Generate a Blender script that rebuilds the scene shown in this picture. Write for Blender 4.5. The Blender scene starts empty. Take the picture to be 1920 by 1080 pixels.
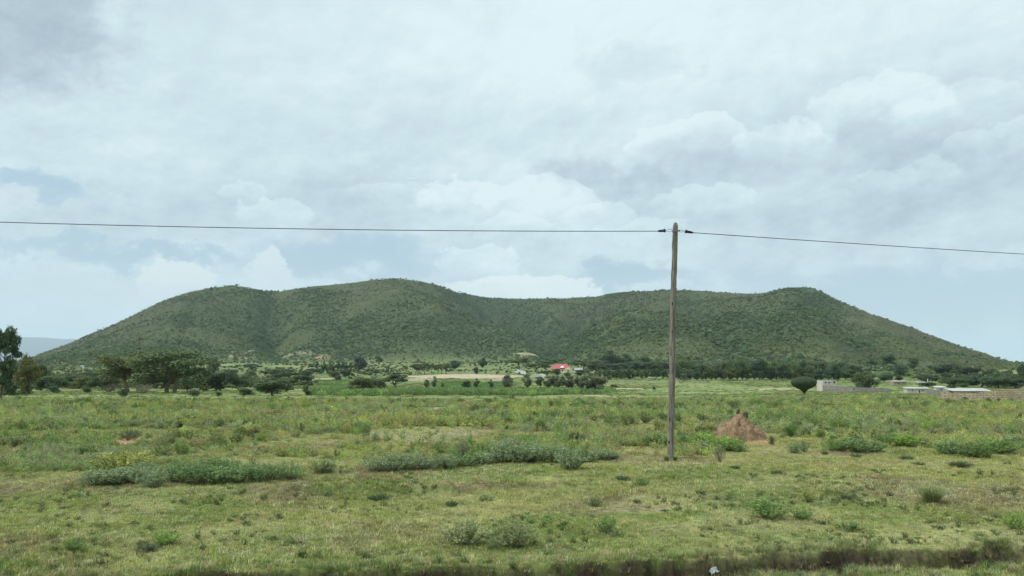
import bpy, math, random
import numpy as np
from mathutils import Vector, Matrix
R_ = math.radians
rng = np.random.default_rng(7); random.seed(7)
S = bpy.context.scene; COL = S.collection

# ------------------------------------------------------------------ camera
F = 1500.0; HOR = 695.0; CAMZ = 2.65
PITCH = math.atan((HOR-540)/F)
cam = bpy.data.cameras.new('camera'); cam.sensor_width = 36; cam.lens = 36*F/1920
cam.clip_start = 0.1; cam.clip_end = 90000
camo = bpy.data.objects.new('camera', cam); COL.objects.link(camo)
camo.location = (0, 0, CAMZ); camo.rotation_euler = (math.pi/2+PITCH, 0, 0)
S.camera = camo
S.render.resolution_x = 1024; S.render.resolution_y = 576
CP, SP = math.cos(PITCH), math.sin(PITCH)

def pix_dir(px, py):            # photo pixel -> world direction with forward (y) = 1
    a = (np.asarray(px, float)-960)/F; b = (540-np.asarray(py, float))/F
    y = CP - b*SP; z = SP + b*CP
    return a/y, z/y             # x per metre forward, z per metre forward
def project(x, y, z):
    zz = z-CAMZ; d = y*CP+zz*SP; v = -y*SP+zz*CP
    return 960+F*x/d, 540-F*v/d

# ------------------------------------------------------------------ sky, sun, exposure
SUN_EL, SUN_AZ = R_(50), R_(-108)       # azimuth measured from +Y towards +X: high, behind the camera's left shoulder
class NT:
    def __init__(s, nt): s.nt = nt; s.N = nt.nodes; s.L = nt.links
    def node(s, t, **k):
        n = s.N.new(t)
        for a, b in k.items(): setattr(n, a, b)
        return n
    def put(s, sock, v):
        if isinstance(v, bpy.types.NodeSocket): s.L.new(v, sock)
        elif v is not None: sock.default_value = v
    def m(s, op, a, b=None, c=None, clamp=False):
        n = s.node('ShaderNodeMath', operation=op, use_clamp=clamp)
        for i, v in enumerate((a, b, c)):
            if v is not None: s.put(n.inputs[i], v)
        return n.outputs[0]
    def noise(s, vec, scale, detail=5, rough=.55, dist=0, lac=2.0):
        n = s.node('ShaderNodeTexNoise'); s.put(n.inputs['Vector'], vec)
        n.inputs['Scale'].default_value = scale; n.inputs['Detail'].default_value = detail
        n.inputs['Roughness'].default_value = rough; n.inputs['Distortion'].default_value = dist
        return n
    def mapr(s, v, a, b, c=0., d=1., smooth=True):
        n = s.node('ShaderNodeMapRange', interpolation_type='SMOOTHSTEP' if smooth else 'LINEAR')
        s.put(n.inputs[0], v)
        for i, q in enumerate((a, b, c, d)): n.inputs[i+1].default_value = q
        return n.outputs[0]
    def mix(s, f, a, b, mode='MIX'):
        n = s.node('ShaderNodeMix', data_type='RGBA', blend_type=mode, clamp_factor=True)
        s.put(n.inputs[0], f)
        for i, v in ((6, a), (7, b)):
            if isinstance(v, tuple) and len(v) == 3: v = v+(1,)
            s.put(n.inputs[i], v)
        return n.outputs[2]
def lin(*c): return tuple(((v/255)/12.92 if v/255 <= .04045 else ((v/255+.055)/1.055)**2.4) for v in c)

W = bpy.data.worlds.new('World'); S.world = W; W.use_nodes = True
w = NT(W.node_tree); w.N.clear()
tc = w.node('ShaderNodeTexCoord').outputs['Generated']
sep = w.node('ShaderNodeSeparateXYZ'); w.L.new(tc, sep.inputs[0])
az = w.m('MULTIPLY', w.m('ARCTAN2', sep.outputs[0], sep.outputs[1]), 57.29578)
el = w.m('MULTIPLY', w.m('ARCSINE', sep.outputs[2]), 57.29578)
def ae(px, py):
    ux, uz = pix_dir(px, py)
    return math.degrees(math.atan2(ux, 1)), math.degrees(math.atan2(uz, math.hypot(ux, 1)))
cv = w.node('ShaderNodeCombineXYZ'); w.put(cv.inputs[0], az); w.put(cv.inputs[1], w.m('MULTIPLY', el, 1.35)); 
P = cv.outputs[0]
n_big = w.noise(P, .045, 6, .6, .3); n_mid = w.noise(P, .17, 8, .58, .2); n_fine = w.noise(P, .55, 7, .62)
n_w1 = w.noise(P, .30, 7, .62); sw = w.node('ShaderNodeSeparateColor'); w.L.new(n_w1.outputs['Color'], sw.inputs[0])
def warp(base, comp, amt): return w.m('ADD', base, w.m('MULTIPLY', w.m('SUBTRACT', sw.outputs[comp], .5), amt))
azw = warp(az, 0, 5.5); elw = warp(el, 1, 3.6)
azs = warp(az, 0, 12); els = warp(el, 1, 7)
def blob(px, py, wpx, hpx, e0, e1, soft=False):
    a0, e_0 = ae(px, py); k = 57.3/F
    A, E = (azs, els) if soft else (azw, elw)
    dx = w.m('DIVIDE', w.m('SUBTRACT', A, a0), wpx*k); dy = w.m('DIVIDE', w.m('SUBTRACT', E, e_0), hpx*k)
    d = w.m('ADD', w.m('MULTIPLY', dx, dx), w.m('MULTIPLY', dy, dy))
    return w.mapr(d, e1, e0), dy
s = w.m('ADD', .65, w.m('MULTIPLY', w.m('SUBTRACT', n_big.outputs[0], .5), .60))
s = w.m('ADD', s, w.m('MULTIPLY', w.m('SUBTRACT', n_mid.outputs[0], .5), .32))
s = w.m('ADD', s, w.m('MULTIPLY', w.m('SUBTRACT', n_fine.outputs[0], .5), .12))
def up(vec, dy, dx=0):
    n = w.node('ShaderNodeVectorMath', operation='ADD'); w.L.new(vec, n.inputs[0]); n.inputs[1].default_value = (dx, dy, 0); return n.outputs[0]
# billows: each heap of cloud brighter on its upper left, greyer beneath
for sc_, dd, k in ((.10, 1.6, 1.0), (.27, .7, .62), (.8, .24, .26)):
    a_ = w.noise(P, sc_, 6, .52); b_ = w.noise(up(P, dd, -dd*.5), sc_, 6, .52)
    s = w.m('ADD', s, w.m('MULTIPLY', w.m('MULTIPLY', w.m('SUBTRACT', a_.outputs[0], b_.outputs[0]), k), w.mapr(el, 30, 10, .35, 1)))
s = w.m('ADD', s, w.mapr(el, 12, 27, 0, .16)); s = w.m('ADD', s, w.mapr(az, -12, 14, -.05, .04))
# broad soft masses (brighten / darken)
for px, py, ww, hh, k in ((10, 40, 150, 110, -.50), (1190, 128, 90, 34, -.20), (1120, 335, 110, 36, -.26), (1480, 335, 330, 100, -.24),
                          (1780, 260, 180, 90, -.16), (1700, 480, 420, 80, -.12), (600, 380, 200, 60, -.10), (150, 380, 260, 60, -.08), (1250, 60, 620, 110, .16),
                          (700, 180, 420, 120, .06), (980, 340, 230, 70, .08), (1820, 385, 160, 50, -.12)):
    b, _ = blob(px, py, ww, hh, .1, 1.9, True)
    s = w.m('ADD', s, w.m('MULTIPLY', b, k))
# heaped clouds: crisp rounded tops that fade out downwards
for px, py, ww, hh, k in ((1640, 205, 120, 60, .24), (1800, 215, 110, 55, .18), (1290, 262, 110, 38, .30), (1470, 268, 100, 34, .26),
                          (860, 368, 90, 32, .28), (1010, 380, 120, 46, .34), (1320, 375, 90, 30, .30), (520, 400, 70, 26, .26),
                          (900, 490, 80, 34, .34), (740, 372, 90, 26, .20), (1870, 262, 70, 34, .24), (980, 430, 90, 30, .22), (1130, 405, 80, 30, .2), (1210, 430, 90, 24, .2), (1700, 330, 90, 26, .2), (450, 365, 40, 18, .2)):
    b, dy = blob(px, py, ww, hh, .80, 1.06)
    s = w.m('ADD', s, w.m('MULTIPLY', w.m('MULTIPLY', b, w.mapr(dy, -1.1, .55)), k))
ramp = w.node('ShaderNodeValToRGB'); w.L.new(s, ramp.inputs[0])
cr = ramp.color_ramp; cr.elements[0].position = 0; cr.elements[0].color = lin(150, 168, 182)+(1,)
cr.elements[1].position = 1; cr.elements[1].color = lin(222, 238, 243)+(1,)
for p, c in ((.25, lin(174, 193, 203)), (.5, lin(193, 212, 220)), (.72, lin(205, 225, 231))):
    e = cr.elements.new(p); e.color = c+(1,)
# blue gaps low over the hill, seen through to the clear sky
sky = w.node('ShaderNodeTexSky', sky_type='NISHITA'); sky.sun_disc = False
sky.sun_elevation = SUN_EL; sky.sun_rotation = SUN_AZ; sky.air_density = 1.3; sky.dust_density = 2.0
skyc = w.mix(1., sky.outputs[0], (.088, .088, .088), 'MULTIPLY')
skyc = w.mix(.7, skyc, lin(176, 205, 225))
gap = None
for px, py, ww, hh in ((640, 475, 190, 46), (1750, 560, 420, 60), (80, 350, 110, 30), (1180, 515, 110, 34), (230, 470, 200, 22)):
    b, _ = blob(px, py, ww, hh, .15, 1.6, True)
    gap = b if gap is None else w.m('MAXIMUM', gap, b)
c = w.mix(w.m('MULTIPLY', gap, .95), ramp.outputs[0], skyc)
hz = w.mapr(el, 8.5, 1.5); c = w.mix(w.m('MULTIPLY', hz, .45), c, lin(203, 217, 227))
for px, py, ww, hh, k, col in ((975, 556, 140, 46, 1., (229, 241, 240)), (1060, 548, 65, 40, 1., (227, 240, 240)), (500, 500, 38, 46, .9, (216, 229, 234)), (330, 535, 70, 46, .95, (219, 231, 233)),
                               (170, 570, 190, 50, .45, (208, 220, 227)), (870, 562, 80, 34, .8, (220, 234, 236)), (0, 378, 30, 28, .55, (212, 224, 232)), (1215, 545, 40, 7, .5, (214, 228, 234))):
    b, dy = blob(px, py, ww, hh, .80, 1.12)
    c = w.mix(w.m('MULTIPLY', w.m('MULTIPLY', b, w.mapr(dy, -1.1, .45, .35, 1.)), k), c, lin(*col))
# an overcast sky is brighter overhead than at the horizon
zen = w.mapr(el, 27, 70, 1.08, 2.25)
bg = w.node('ShaderNodeBackground'); w.L.new(c, bg.inputs[0]); w.L.new(zen, bg.inputs[1])
out = w.node('ShaderNodeOutputWorld'); w.L.new(bg.outputs[0], out.inputs[0])

sl = bpy.data.lights.new('sun', 'SUN'); sl.energy = 2.7; sl.angle = R_(9); sl.color = (1, .96, .88)
so = bpy.data.objects.new('sun', sl); COL.objects.link(so)
sd = Vector((math.sin(SUN_AZ)*math.cos(SUN_EL), math.cos(SUN_AZ)*math.cos(SUN_EL), math.sin(SUN_EL)))
so.rotation_euler = sd.to_track_quat('Z', 'Y').to_euler()
S.view_settings.view_transform = 'Standard'; S.view_settings.look = 'None'
S.view_settings.exposure = 0; S.view_settings.gamma = 1
S.render.engine = 'CYCLES'; S.cycles.max_bounces = 5; S.cycles.diffuse_bounces = 3; S.cycles.transmission_bounces = 3
S.cycles.volume_bounces = 1

# ------------------------------------------------------------------ numpy noise
def _h(ix, iy, seed):
    n = (ix.astype(np.int64)*374761393 + iy.astype(np.int64)*668265263 + seed*1442695041) & 0xffffffff
    n = ((n ^ (n >> 13))*1274126177) & 0xffffffff
    return ((n ^ (n >> 16)) & 0xffff)/65535.0
def vn(x, y, seed=0):
    ix, iy = np.floor(x), np.floor(y); fx, fy = x-ix, y-iy
    fx = fx*fx*fx*(fx*(fx*6-15)+10); fy = fy*fy*fy*(fy*(fy*6-15)+10)
    a, b = _h(ix, iy, seed), _h(ix+1, iy, seed); c_, d = _h(ix, iy+1, seed), _h(ix+1, iy+1, seed)
    return (a+(b-a)*fx) + ((c_+(d-c_)*fx)-(a+(b-a)*fx))*fy
def fbm(x, y, wl, oct=4, seed=0, gain=.5):
    x = np.asarray(x, float); y = np.asarray(y, float); v = 0.; a = 1.; t = 0.
    for i in range(oct):
        c_, s_ = math.cos(i*.9+.3), math.sin(i*.9+.3)
        v = v + a*vn((x*c_-y*s_)/wl+17.3*i, (x*s_+y*c_)/wl-9.1*i, seed+i*31); t += a; a *= gain; wl *= .5
    return v/t*2-1
def sst(a, b, v):
    t = np.clip((v-a)/(b-a), 0, 1); return t*t*(3-2*t)

# ------------------------------------------------------------------ terrain height
_py = np.array([-400, 0, 24, 36, 60, 100, 150, 220, 300, 400, 500, 600, 700, 850, 1000, 1200, 1600, 4000, 60000.])
_pz = np.array([0, 0, 0, -.05, -.4, -1.2, -2.4, -3.8, -4.6, -4.3, -2.8, -.8, 1.5, 6, 12, 12, 4, 0, 0.])
_gy = np.linspace(-400, 5000, 5401); _gz = np.interp(_gy, _py, _pz)
for wdt in (31, 31): 
    kk = np.ones(wdt)/wdt; zz_ = np.convolve(np.pad(_gz, wdt//2, 'edge'), kk, 'valid')
    wgt = np.clip((_gy-40)/60, 0, 1); _gz = _gz*(1-wgt)+zz_*wgt
def prof(y): return np.interp(y, _gy, _gz)
RIDGE = [(-400, 697), (-60, 697), (0, 690), (30, 681), (60, 671), (85, 661), (145, 639), (200, 615), (250, 591), (310, 562), (350, 549), (400, 539), (430, 536), (455, 538), (480, 545), (510, 549),
         (560, 540), (600, 536), (665, 530), (700, 525), (740, 523), (780, 527), (820, 536), (850, 547), (880, 554), (920, 559), (980, 561), (1060, 560), (1120, 558), (1150, 551), (1200, 547),
         (1260, 545), (1330, 548), (1400, 551), (1430, 550), (1470, 542), (1510, 539), (1530, 543), (1560, 558), (1600, 576), (1660, 598), (1720, 619), (1780, 642), (1840, 662), (1900, 685), (1925, 694), (1990, 697), (2400, 697)]
_rp = np.array(RIDGE, float)
_ru = np.linspace(-1.2, 1.2, 1201)
_ux, _uz = pix_dir(_rp[:, 0], _rp[:, 1])
_rs = np.interp(_ru, _ux, _uz); _rs = np.convolve(np.pad(_rs, 3, 'edge'), np.ones(7)/7, 'valid')
def upx(px): return (px-960)/F/CP
_Ru = np.interp(_ru, [upx(p) for p in (-100, 300, 740, 830, 900, 1080, 1180, 1300, 1510, 1600, 2000)], [1900, 2050, 2150, 2250, 2800, 2850, 2300, 2200, 2100, 2050, 1900])
_Ru = np.convolve(np.pad(_Ru, 10, 'edge'), np.ones(21)/21, 'valid')
_Bu = np.interp(_ru, [upx(p) for p in (-100, 200, 400, 900, 1200, 1700, 2000)], [700, 800, 1050, 1100, 750, 700, 800])
_mul = np.ones_like(_ru)
GUL = [(500, 490, 24, 24), (1085, 850, 40, 52), (1060, 1180, 34, 26), (640, 590, 24, 7), (1390, 1240, 30, 16), (1650, 1460, 34, 26), (300, 400, 24, 7), (1800, 1600, 26, 10)]
def hill_t(x, y):
    u = x/np.maximum(y, 1.)
    Rr = np.interp(u, _ru, _Ru); B = np.interp(u, _ru, _Bu)
    return u, Rr, B, (y-B)/(Rr-B)
def gully(u, t):
    px = 960+u*F*CP; g = 0
    for a, b, wd, dp in GUL:
        c_ = a+(b-a)*t
        g = g + dp*np.exp(-((px-c_)/wd)**2)
    return g
def hill(x, y, raw=False):
    u, Rr, B, t = hill_t(x, y)
    tt = np.clip(t, 0, 1)
    e = np.sin(tt*math.pi/2)**1.35
    Hr = (np.interp(u, _ru, _rs)*Rr)*np.interp(u, _ru, _mul) + 2.65
    Hr = np.maximum(Hr, 0)
    env = np.sin(np.pi*np.clip(t, 0, 1))
    hh = np.clip(Hr/200, 0, 1)
    z = Hr*e - gully(u + .035*fbm(x, y, 300, 4, 16), tt)*env*hh*1.15 + (fbm(x+y*.35, y, 380, 5, 5)*60 - np.abs(fbm(x-y*.4, y*.8, 230, 4, 18))*46)*env*hh + fbm(x, y, 60, 3, 9)*2.5*hh*sst(0, .3, t)
    back = sst(1.9, 1.0, t)
    z = np.where(t > 1, Hr*back + fbm(x, y, 60, 3, 9)*2.5*hh*back, z)
    return np.where((y > 300) & (t > 0), z, 0.)
def _gd(px, py): ux, uz = pix_dir(px, py); yy = -CAMZ/float(uz); return float(ux)*yy, yy
_dl = np.array([_gd(*p) for p in ((-200, 1090), (300, 1076), (640, 1065), (900, 1056), (1280, 1043), (1600, 1029), (1920, 1021), (2300, 1012))])
def ditch_line(x): return np.interp(x, _dl[:, 0], _dl[:, 1]) + .17*fbm(x, x*0+3., .8, 6, 3, .68) + .12*fbm(x, x*0+7., 3., 2, 13)
def H(x, y):
    x = np.asarray(x, float); y = np.asarray(y, float)
    r = np.hypot(x, y)
    z = prof(y)
    far = sst(1000, 5000, r)
    z = z + .045*fbm(x, y, 2.6, 3, 1)*sst(60, 30, r) + .10*fbm(x, y, 9, 3, 2)*sst(4, 12, r)*sst(140, 60, r) + .35*fbm(x, y, 60, 3, 4)*sst(60, 160, r)*(1-far)
    z = z + .035*fbm(x, y, .55, 3, 12)*sst(40, 15, r)
    # ditch: steep far wall, gentle near side
    d = ditch_line(x)-y + .07*fbm(x, y, .30, 3, 14)*(y < 16)       # >0 on the camera's side of the lip
    dep = .50+.10*fbm(x, y, 1.3, 3, 8)
    cut = np.where(d < .10, dep*sst(-.03, .10, d), dep - (dep-.12)*sst(.38, .80, d) - .12*sst(1.2, 2.2, d) + .09*fbm(x, y, .16, 3, 15)*(d > .02)*(d < .7)*(y < 16))
    z = z - np.where((r < 40) & (d > -.1), cut*sst(30, 18, np.abs(x)), 0)
    # small eroded scarp in mid field
    sl_ = 18.9+.35*fbm(x, x*0, 2., 3, 6) - y + .05*x
    sc = .17*sst(0, .15, sl_)*sst(4.0, 1.0, sl_)*sst(-6.5, -4., x)*sst(3.2, 1.0, x)
    z = z - sc
    hz_ = hill(x, y)
    k = sst(900, 1500, y)
    return np.where(hz_ > 0, np.maximum(z*(1-sst(.0, .5, hill_t(x, y)[3])), z*0)+hz_ + np.minimum(z, 0)*(1-sst(0, .2, hill_t(x, y)[3])), z)
# calibrate ridge so the skyline stands where the photo has it
for _ in range(4):
    ys = np.linspace(900, 3000, 421)[:, None]; us = _ru[None, :]
    m_ = ((H(us*ys, ys+us*0)-CAMZ)/ys).max(axis=0)
    tgt = np.maximum(_rs, .004)
    ok = _rs > .008
    _mul = np.where(ok, _mul*np.clip(tgt/np.maximum(m_, .003), .6, 1.6), _mul)
    _mul = np.convolve(np.pad(_mul, 2, 'edge'), np.ones(5)/5, 'valid')
def hit(px, py, maxd=3500):
    ux, uz = pix_dir(px, py)
    ys = np.concatenate([np.arange(8, 60, .05), np.arange(60, 400, .4), np.arange(400, maxd, 2.)])
    dz = CAMZ+uz*ys - H(ux*ys, ys)
    i = np.argmax(dz <= 0)
    if dz[i] > 0: i = len(ys)-1
    y = ys[i]; return float(ux*y), float(y), float(H(ux*y, y))
def at_depth(px, py, y):
    ux, uz = pix_dir(px, py); return float(ux*y), float(y), float(CAMZ+uz*y)

# ------------------------------------------------------------------ mesh helpers
def link(o, parent=None):
    COL.objects.link(o)
    if parent is not None: o.parent = parent
    return o
def mesh_np(name, V, Fc, mat=None, smooth=False, attrs=None):
    """V (n,3); Fc list of (m,k) int arrays"""
    me = bpy.data.meshes.new(name); V = np.asarray(V, np.float32)
    if not isinstance(Fc, list): Fc = [Fc]
    Fc = [np.asarray(f, np.int32) for f in Fc if len(f)]
    me.vertices.add(len(V)); me.vertices.foreach_set('co', V.ravel())
    tot = np.concatenate([np.full(len(f), f.shape[1], np.int32) for f in Fc]); li = np.concatenate([f.ravel() for f in Fc])
    me.loops.add(len(li)); me.loops.foreach_set('vertex_index', li)
    me.polygons.add(len(tot)); st = np.zeros(len(tot), np.int32); st[1:] = np.cumsum(tot)[:-1]
    me.polygons.foreach_set('loop_start', st); me.polygons.foreach_set('loop_total', tot)
    if smooth: me.polygons.foreach_set('use_smooth', np.ones(len(tot), bool))
    if attrs:
        for k, (ty, d) in attrs.items():
            a = me.attributes.new(k, ty, 'POINT'); a.data.foreach_set('color' if ty == 'FLOAT_COLOR' else 'value', np.asarray(d, np.int32 if ty == 'INT' else np.float32).ravel())
    me.update(calc_edges=True)
    if mat: me.materials.append(mat)
    return me
def tag(o, label=None, cat=None, group=None, kind=None):
    if label: o['label'] = label
    if cat: o['category'] = cat
    if group: o['group'] = group
    if kind: o['kind'] = kind
    return o
def obj(name, me, parent=None, loc=None):
    o = bpy.data.objects.new(name, me); link(o, parent)
    if loc is not None: o.location = loc
    return o
def empty(name, loc, rz=0, label=None, cat=None, group=None):
    o = bpy.data.objects.new(name, None); o.empty_display_size = .2; link(o); o.location = loc; o.rotation_euler = (0, 0, rz)
    return tag(o, label, cat, group)

class MB:
    def __init__(s): s.v = []; s.f = []
    def box(s, c, d, rz=0, ry=0):
        M = Matrix.Translation(c) @ Matrix.Rotation(rz, 4, 'Z') @ Matrix.Rotation(ry, 4, 'Y'); n = len(s.v)
        for x in (-.5, .5):
            for y in (-.5, .5):
                for z in (-.5, .5): s.v.append(tuple(M @ Vector((x*d[0], y*d[1], z*d[2]))))
        s.f += [tuple(n+i for i in q) for q in ((0, 1, 3, 2), (4, 6, 7, 5), (0, 4, 5, 1), (2, 3, 7, 6), (0, 2, 6, 4), (1, 5, 7, 3))]
        return s
    def poly(s, pts, faces):
        n = len(s.v); s.v += [tuple(p) for p in pts]; s.f += [tuple(n+i for i in q) for q in faces]; return s
    def tube(s, pts, rad, sides=8, cap=True):
        pts = [Vector(p) for p in pts]; n0 = len(s.v); N = len(pts)
        if not hasattr(rad, '__len__'): rad = [rad]*N
        up = None
        for i, p in enumerate(pts):
            t = (pts[min(i+1, N-1)]-pts[max(i-1, 0)]).normalized()
            if up is None: up = t.orthogonal().normalized()
            up = (up - t*up.dot(t)).normalized(); b = t.cross(up)
            for k in range(sides):
                a = 2*math.pi*k/sides; s.v.append(tuple(p+(up*math.cos(a)+b*math.sin(a))*rad[i]))
        for i in range(N-1):
            for k in range(sides):
                a = n0+i*sides+k; b_ = n0+i*sides+(k+1) % sides; s.f.append((a, b_, b_+sides, a+sides))
        if cap: s.f.append(tuple(n0+k for k in range(sides))[::-1]); s.f.append(tuple(n0+(N-1)*sides+k for k in range(sides)))
        return s
    def mesh(s, name, mat, smooth=False):
        me = bpy.data.meshes.new(name); me.from_pydata(s.v, [], s.f); me.materials.append(mat)
        if smooth: me.polygons.foreach_set('use_smooth', np.ones(len(me.polygons), bool))
        me.update(); return me
    def build(s, name, mat, parent=None, smooth=False): return obj(name, s.mesh(name, mat, smooth), parent)

# ------------------------------------------------------------------ materials
def newmat(name):
    m = bpy.data.materials.new(name); m.use_nodes = True; t = NT(m.node_tree); t.N.clear()
    o = t.node('ShaderNodeOutputMaterial'); return m, t, o
def princ(t, o, col, rough=.85, spec=.25, normal=None, metal=0):
    p = t.node('ShaderNodeBsdfPrincipled'); t.put(p.inputs['Base Color'], col+(1,) if isinstance(col, tuple) and len(col) == 3 else col)
    t.put(p.inputs['Roughness'], rough); p.inputs['Specular IOR Level'].default_value = spec; p.inputs['Metallic'].default_value = metal
    if normal: t.L.new(normal, p.inputs['Normal'])
    if o: t.L.new(p.outputs[0], o.inputs[0])
    return p
def mat_plain(name, c1, c2, scale=3, rough=.85, bump=.2, bscale=20, stretch=(1, 1, 1), metal=0, spec=.25):
    m, t, o = newmat(name)
    tcn = t.node('ShaderNodeTexCoord').outputs['Object']; mp = t.node('ShaderNodeMapping'); t.L.new(tcn, mp.inputs[0]); mp.inputs['Scale'].default_value = stretch
    n = t.noise(mp.outputs[0], scale, 6, .65); n2 = t.noise(mp.outputs[0], bscale, 5, .6)
    f = t.mapr(t.m('ADD', t.m('MULTIPLY', n.outputs[0], .6), t.m('MULTIPLY', n2.outputs[0], .4)), .36, .64)
    col = t.mix(f, c1, c2)
    b = t.node('ShaderNodeBump'); b.inputs['Strength'].default_value = bump; b.inputs['Distance'].default_value = .03; t.L.new(n2.outputs[0], b.inputs['Height'])
    princ(t, o, col, rough, spec, b.outputs[0], metal); return m
def mat_leaf(name, ca, cb, inst, trans=.3):
    m, t, o = newmat(name)
    a = t.node('ShaderNodeAttribute', attribute_type='GEOMETRY', attribute_name='lv')
    col = t.mix(a.outputs['Fac'], ca, cb)
    if inst:
        q = t.node('ShaderNodeAttribute', attribute_type='INSTANCER', attribute_name='tint'); col = t.mix(1., col, q.outputs['Color'], 'MULTIPLY')
    else:
        q = t.node('ShaderNodeObjectInfo'); col = t.mix(1., col, q.outputs['Color'], 'MULTIPLY')
    p = princ(t, None, col, .75, .15)
    tr = t.node('ShaderNodeBsdfTranslucent'); t.L.new(col, tr.inputs[0])
    mx = t.node('ShaderNodeMixShader'); mx.inputs[0].default_value = trans
    t.L.new(p.outputs[0], mx.inputs[1]); t.L.new(tr.outputs[0], mx.inputs[2]); t.L.new(mx.outputs[0], o.inputs[0]); return m
M_inst = mat_leaf('foliage_tinted', (.62, .66, .62), (1.25, 1.2, 1.2), True)
M_leaf = mat_leaf('foliage', (.60, .66, .60), (1.3, 1.25, 1.2), False)
M_bark = mat_plain('bark', (.075, .06, .045), (.15, .125, .095), 6, .9, .5, 30, (1, 1, .3))
M_ybark = mat_plain('pale_bark', (.17, .16, .075), (.27, .24, .13), 4, .9, .3, 25, (1, 1, .4))
M_twig = mat_plain('dry_twig', (.15, .14, .10), (.26, .24, .17), 6, .9, .2, 30)
M_white = mat_plain('white_paint', (.62, .63, .60), (.76, .77, .75), 2, .7, .1, 15)
M_cream = mat_plain('yellow_wall_paint', (.74, .69, .38), (.80, .76, .48), 1, .8, .1, 15)
M_red = mat_plain('red_roof_sheet', (.36, .085, .08), (.43, .12, .11), 1.5, .55, .1, 8)
M_dark = mat_plain('dark_opening', (.02, .022, .025), (.05, .05, .055), 2, .5, .1, 10)
M_tin = mat_plain('zinc_roof_sheet', (.33, .33, .32), (.52, .52, .50), 1.2, .6, .15, 6, metal=.0, spec=.2)
M_plaster = mat_plain('pale_plaster', (.44, .41, .36), (.56, .53, .48), 1.5, .9, .2, 10)
M_greyblk = mat_plain('grey_cement', (.19, .19, .19), (.28, .275, .27), 1.3, .9, .3, 8)
M_mound = mat_plain('termite_soil', (.13, .084, .050), (.345, .232, .142), 5, .95, 1., 18)
M_mound2 = mat_plain('red_termite_soil', (.15, .075, .052), (.27, .15, .105), 2, .95, .7, 10)
M_rubber = mat_plain('black_clamp_plastic', (.012, .013, .016), (.025, .027, .03), 5, .5, .05, 20)
M_steel = mat_plain('galvanised_steel', (.16, .165, .17), (.28, .285, .29), 20, .5, .05, 60, metal=.5)
M_cable = mat_plain('cable', (.035, .037, .042), (.055, .058, .062), 5, .6, .05, 20)
M_bag = mat_plain('white_plastic_film', (.36, .37, .36), (.58, .59, .58), 9, .4, .3, 30)
def mat_block(name, c1, c2, cm, bw, bh, mortar=.02):
    m, t, o = newmat(name)
    tcn = t.node('ShaderNodeTexCoord').outputs['Object']
    sp = t.node('ShaderNodeSeparateXYZ'); t.L.new(tcn, sp.inputs[0]); cb = t.node('ShaderNodeCombineXYZ')
    t.L.new(t.m('ADD', sp.outputs[0], sp.outputs[1]), cb.inputs[0]); t.L.new(sp.outputs[2], cb.inputs[1])
    b = t.node('ShaderNodeTexBrick'); t.L.new(cb.outputs[0], b.inputs['Vector']); b.inputs['Scale'].default_value = 1
    b.inputs['Brick Width'].default_value = bw; b.inputs['Row Height'].default_value = bh; b.inputs['Mortar Size'].default_value = mortar; b.inputs['Mortar Smooth'].default_value = .3
    b.inputs['Color1'].default_value = c1+(1,); b.inputs['Color2'].default_value = c2+(1,); b.inputs['Mortar'].default_value = cm+(1,)
    n = t.noise(tcn, 1.7, 6, .6); col = t.mix(t.mapr(n.outputs[0], .35, .7), b.outputs['Color'], t.mix(1., b.outputs['Color'], (.72, .70, .68), 'MULTIPLY'))
    bp = t.node('ShaderNodeBump'); bp.inputs['Strength'].default_value = .6; bp.inputs['Distance'].default_value = .03; t.L.new(t.m('SUBTRACT', n.outputs[0], b.outputs['Fac']), bp.inputs['Height'])
    princ(t, o, col, .92, .15, bp.outputs[0]); return m
M_brick = mat_block('tan_stone_blocks', (.42, .345, .245), (.50, .415, .30), (.20, .15, .105), .42, .21, .022)
M_gblock = mat_block('grey_stone_blocks', (.24, .225, .205), (.31, .29, .265), (.15, .14, .13), .42, .21, .02)
def mat_pole():
    m, t, o = newmat('weathered_pole_wood')
    tcn = t.node('ShaderNodeTexCoord').outputs['Object']; mp = t.node('ShaderNodeMapping'); t.L.new(tcn, mp.inputs[0]); mp.inputs['Scale'].default_value = (9, 9, .55)
    n = t.noise(mp.outputs[0], 3.2, 7, .7, .4)
    mp2 = t.node('ShaderNodeMapping'); t.L.new(tcn, mp2.inputs[0]); mp2.inputs['Scale'].default_value = (6, 6, 2.6)
    k = t.node('ShaderNodeTexVoronoi'); t.L.new(mp2.outputs[0], k.inputs['Vector']); k.inputs['Scale'].default_value = 1.2
    n3 = t.noise(tcn, 1.1, 4, .6)
    col = t.mix(t.mapr(n.outputs[0], .35, .65), (.085, .075, .062), (.28, .255, .215))
    col = t.mix(t.m('MULTIPLY', t.mapr(n3.outputs[0], .45, .7), .5), col, (.20, .165, .12))
    col = t.mix(t.mapr(k.outputs['Distance'], .26, .10), col, (.025, .02, .016))
    b = t.node('ShaderNodeBump'); b.inputs['Strength'].default_value = .8; b.inputs['Distance'].default_value = .02; t.L.new(n.outputs[0], b.inputs['Height'])
    princ(t, o, col, .9, .15, b.outputs[0]); return m
M_pole = mat_pole()

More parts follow.
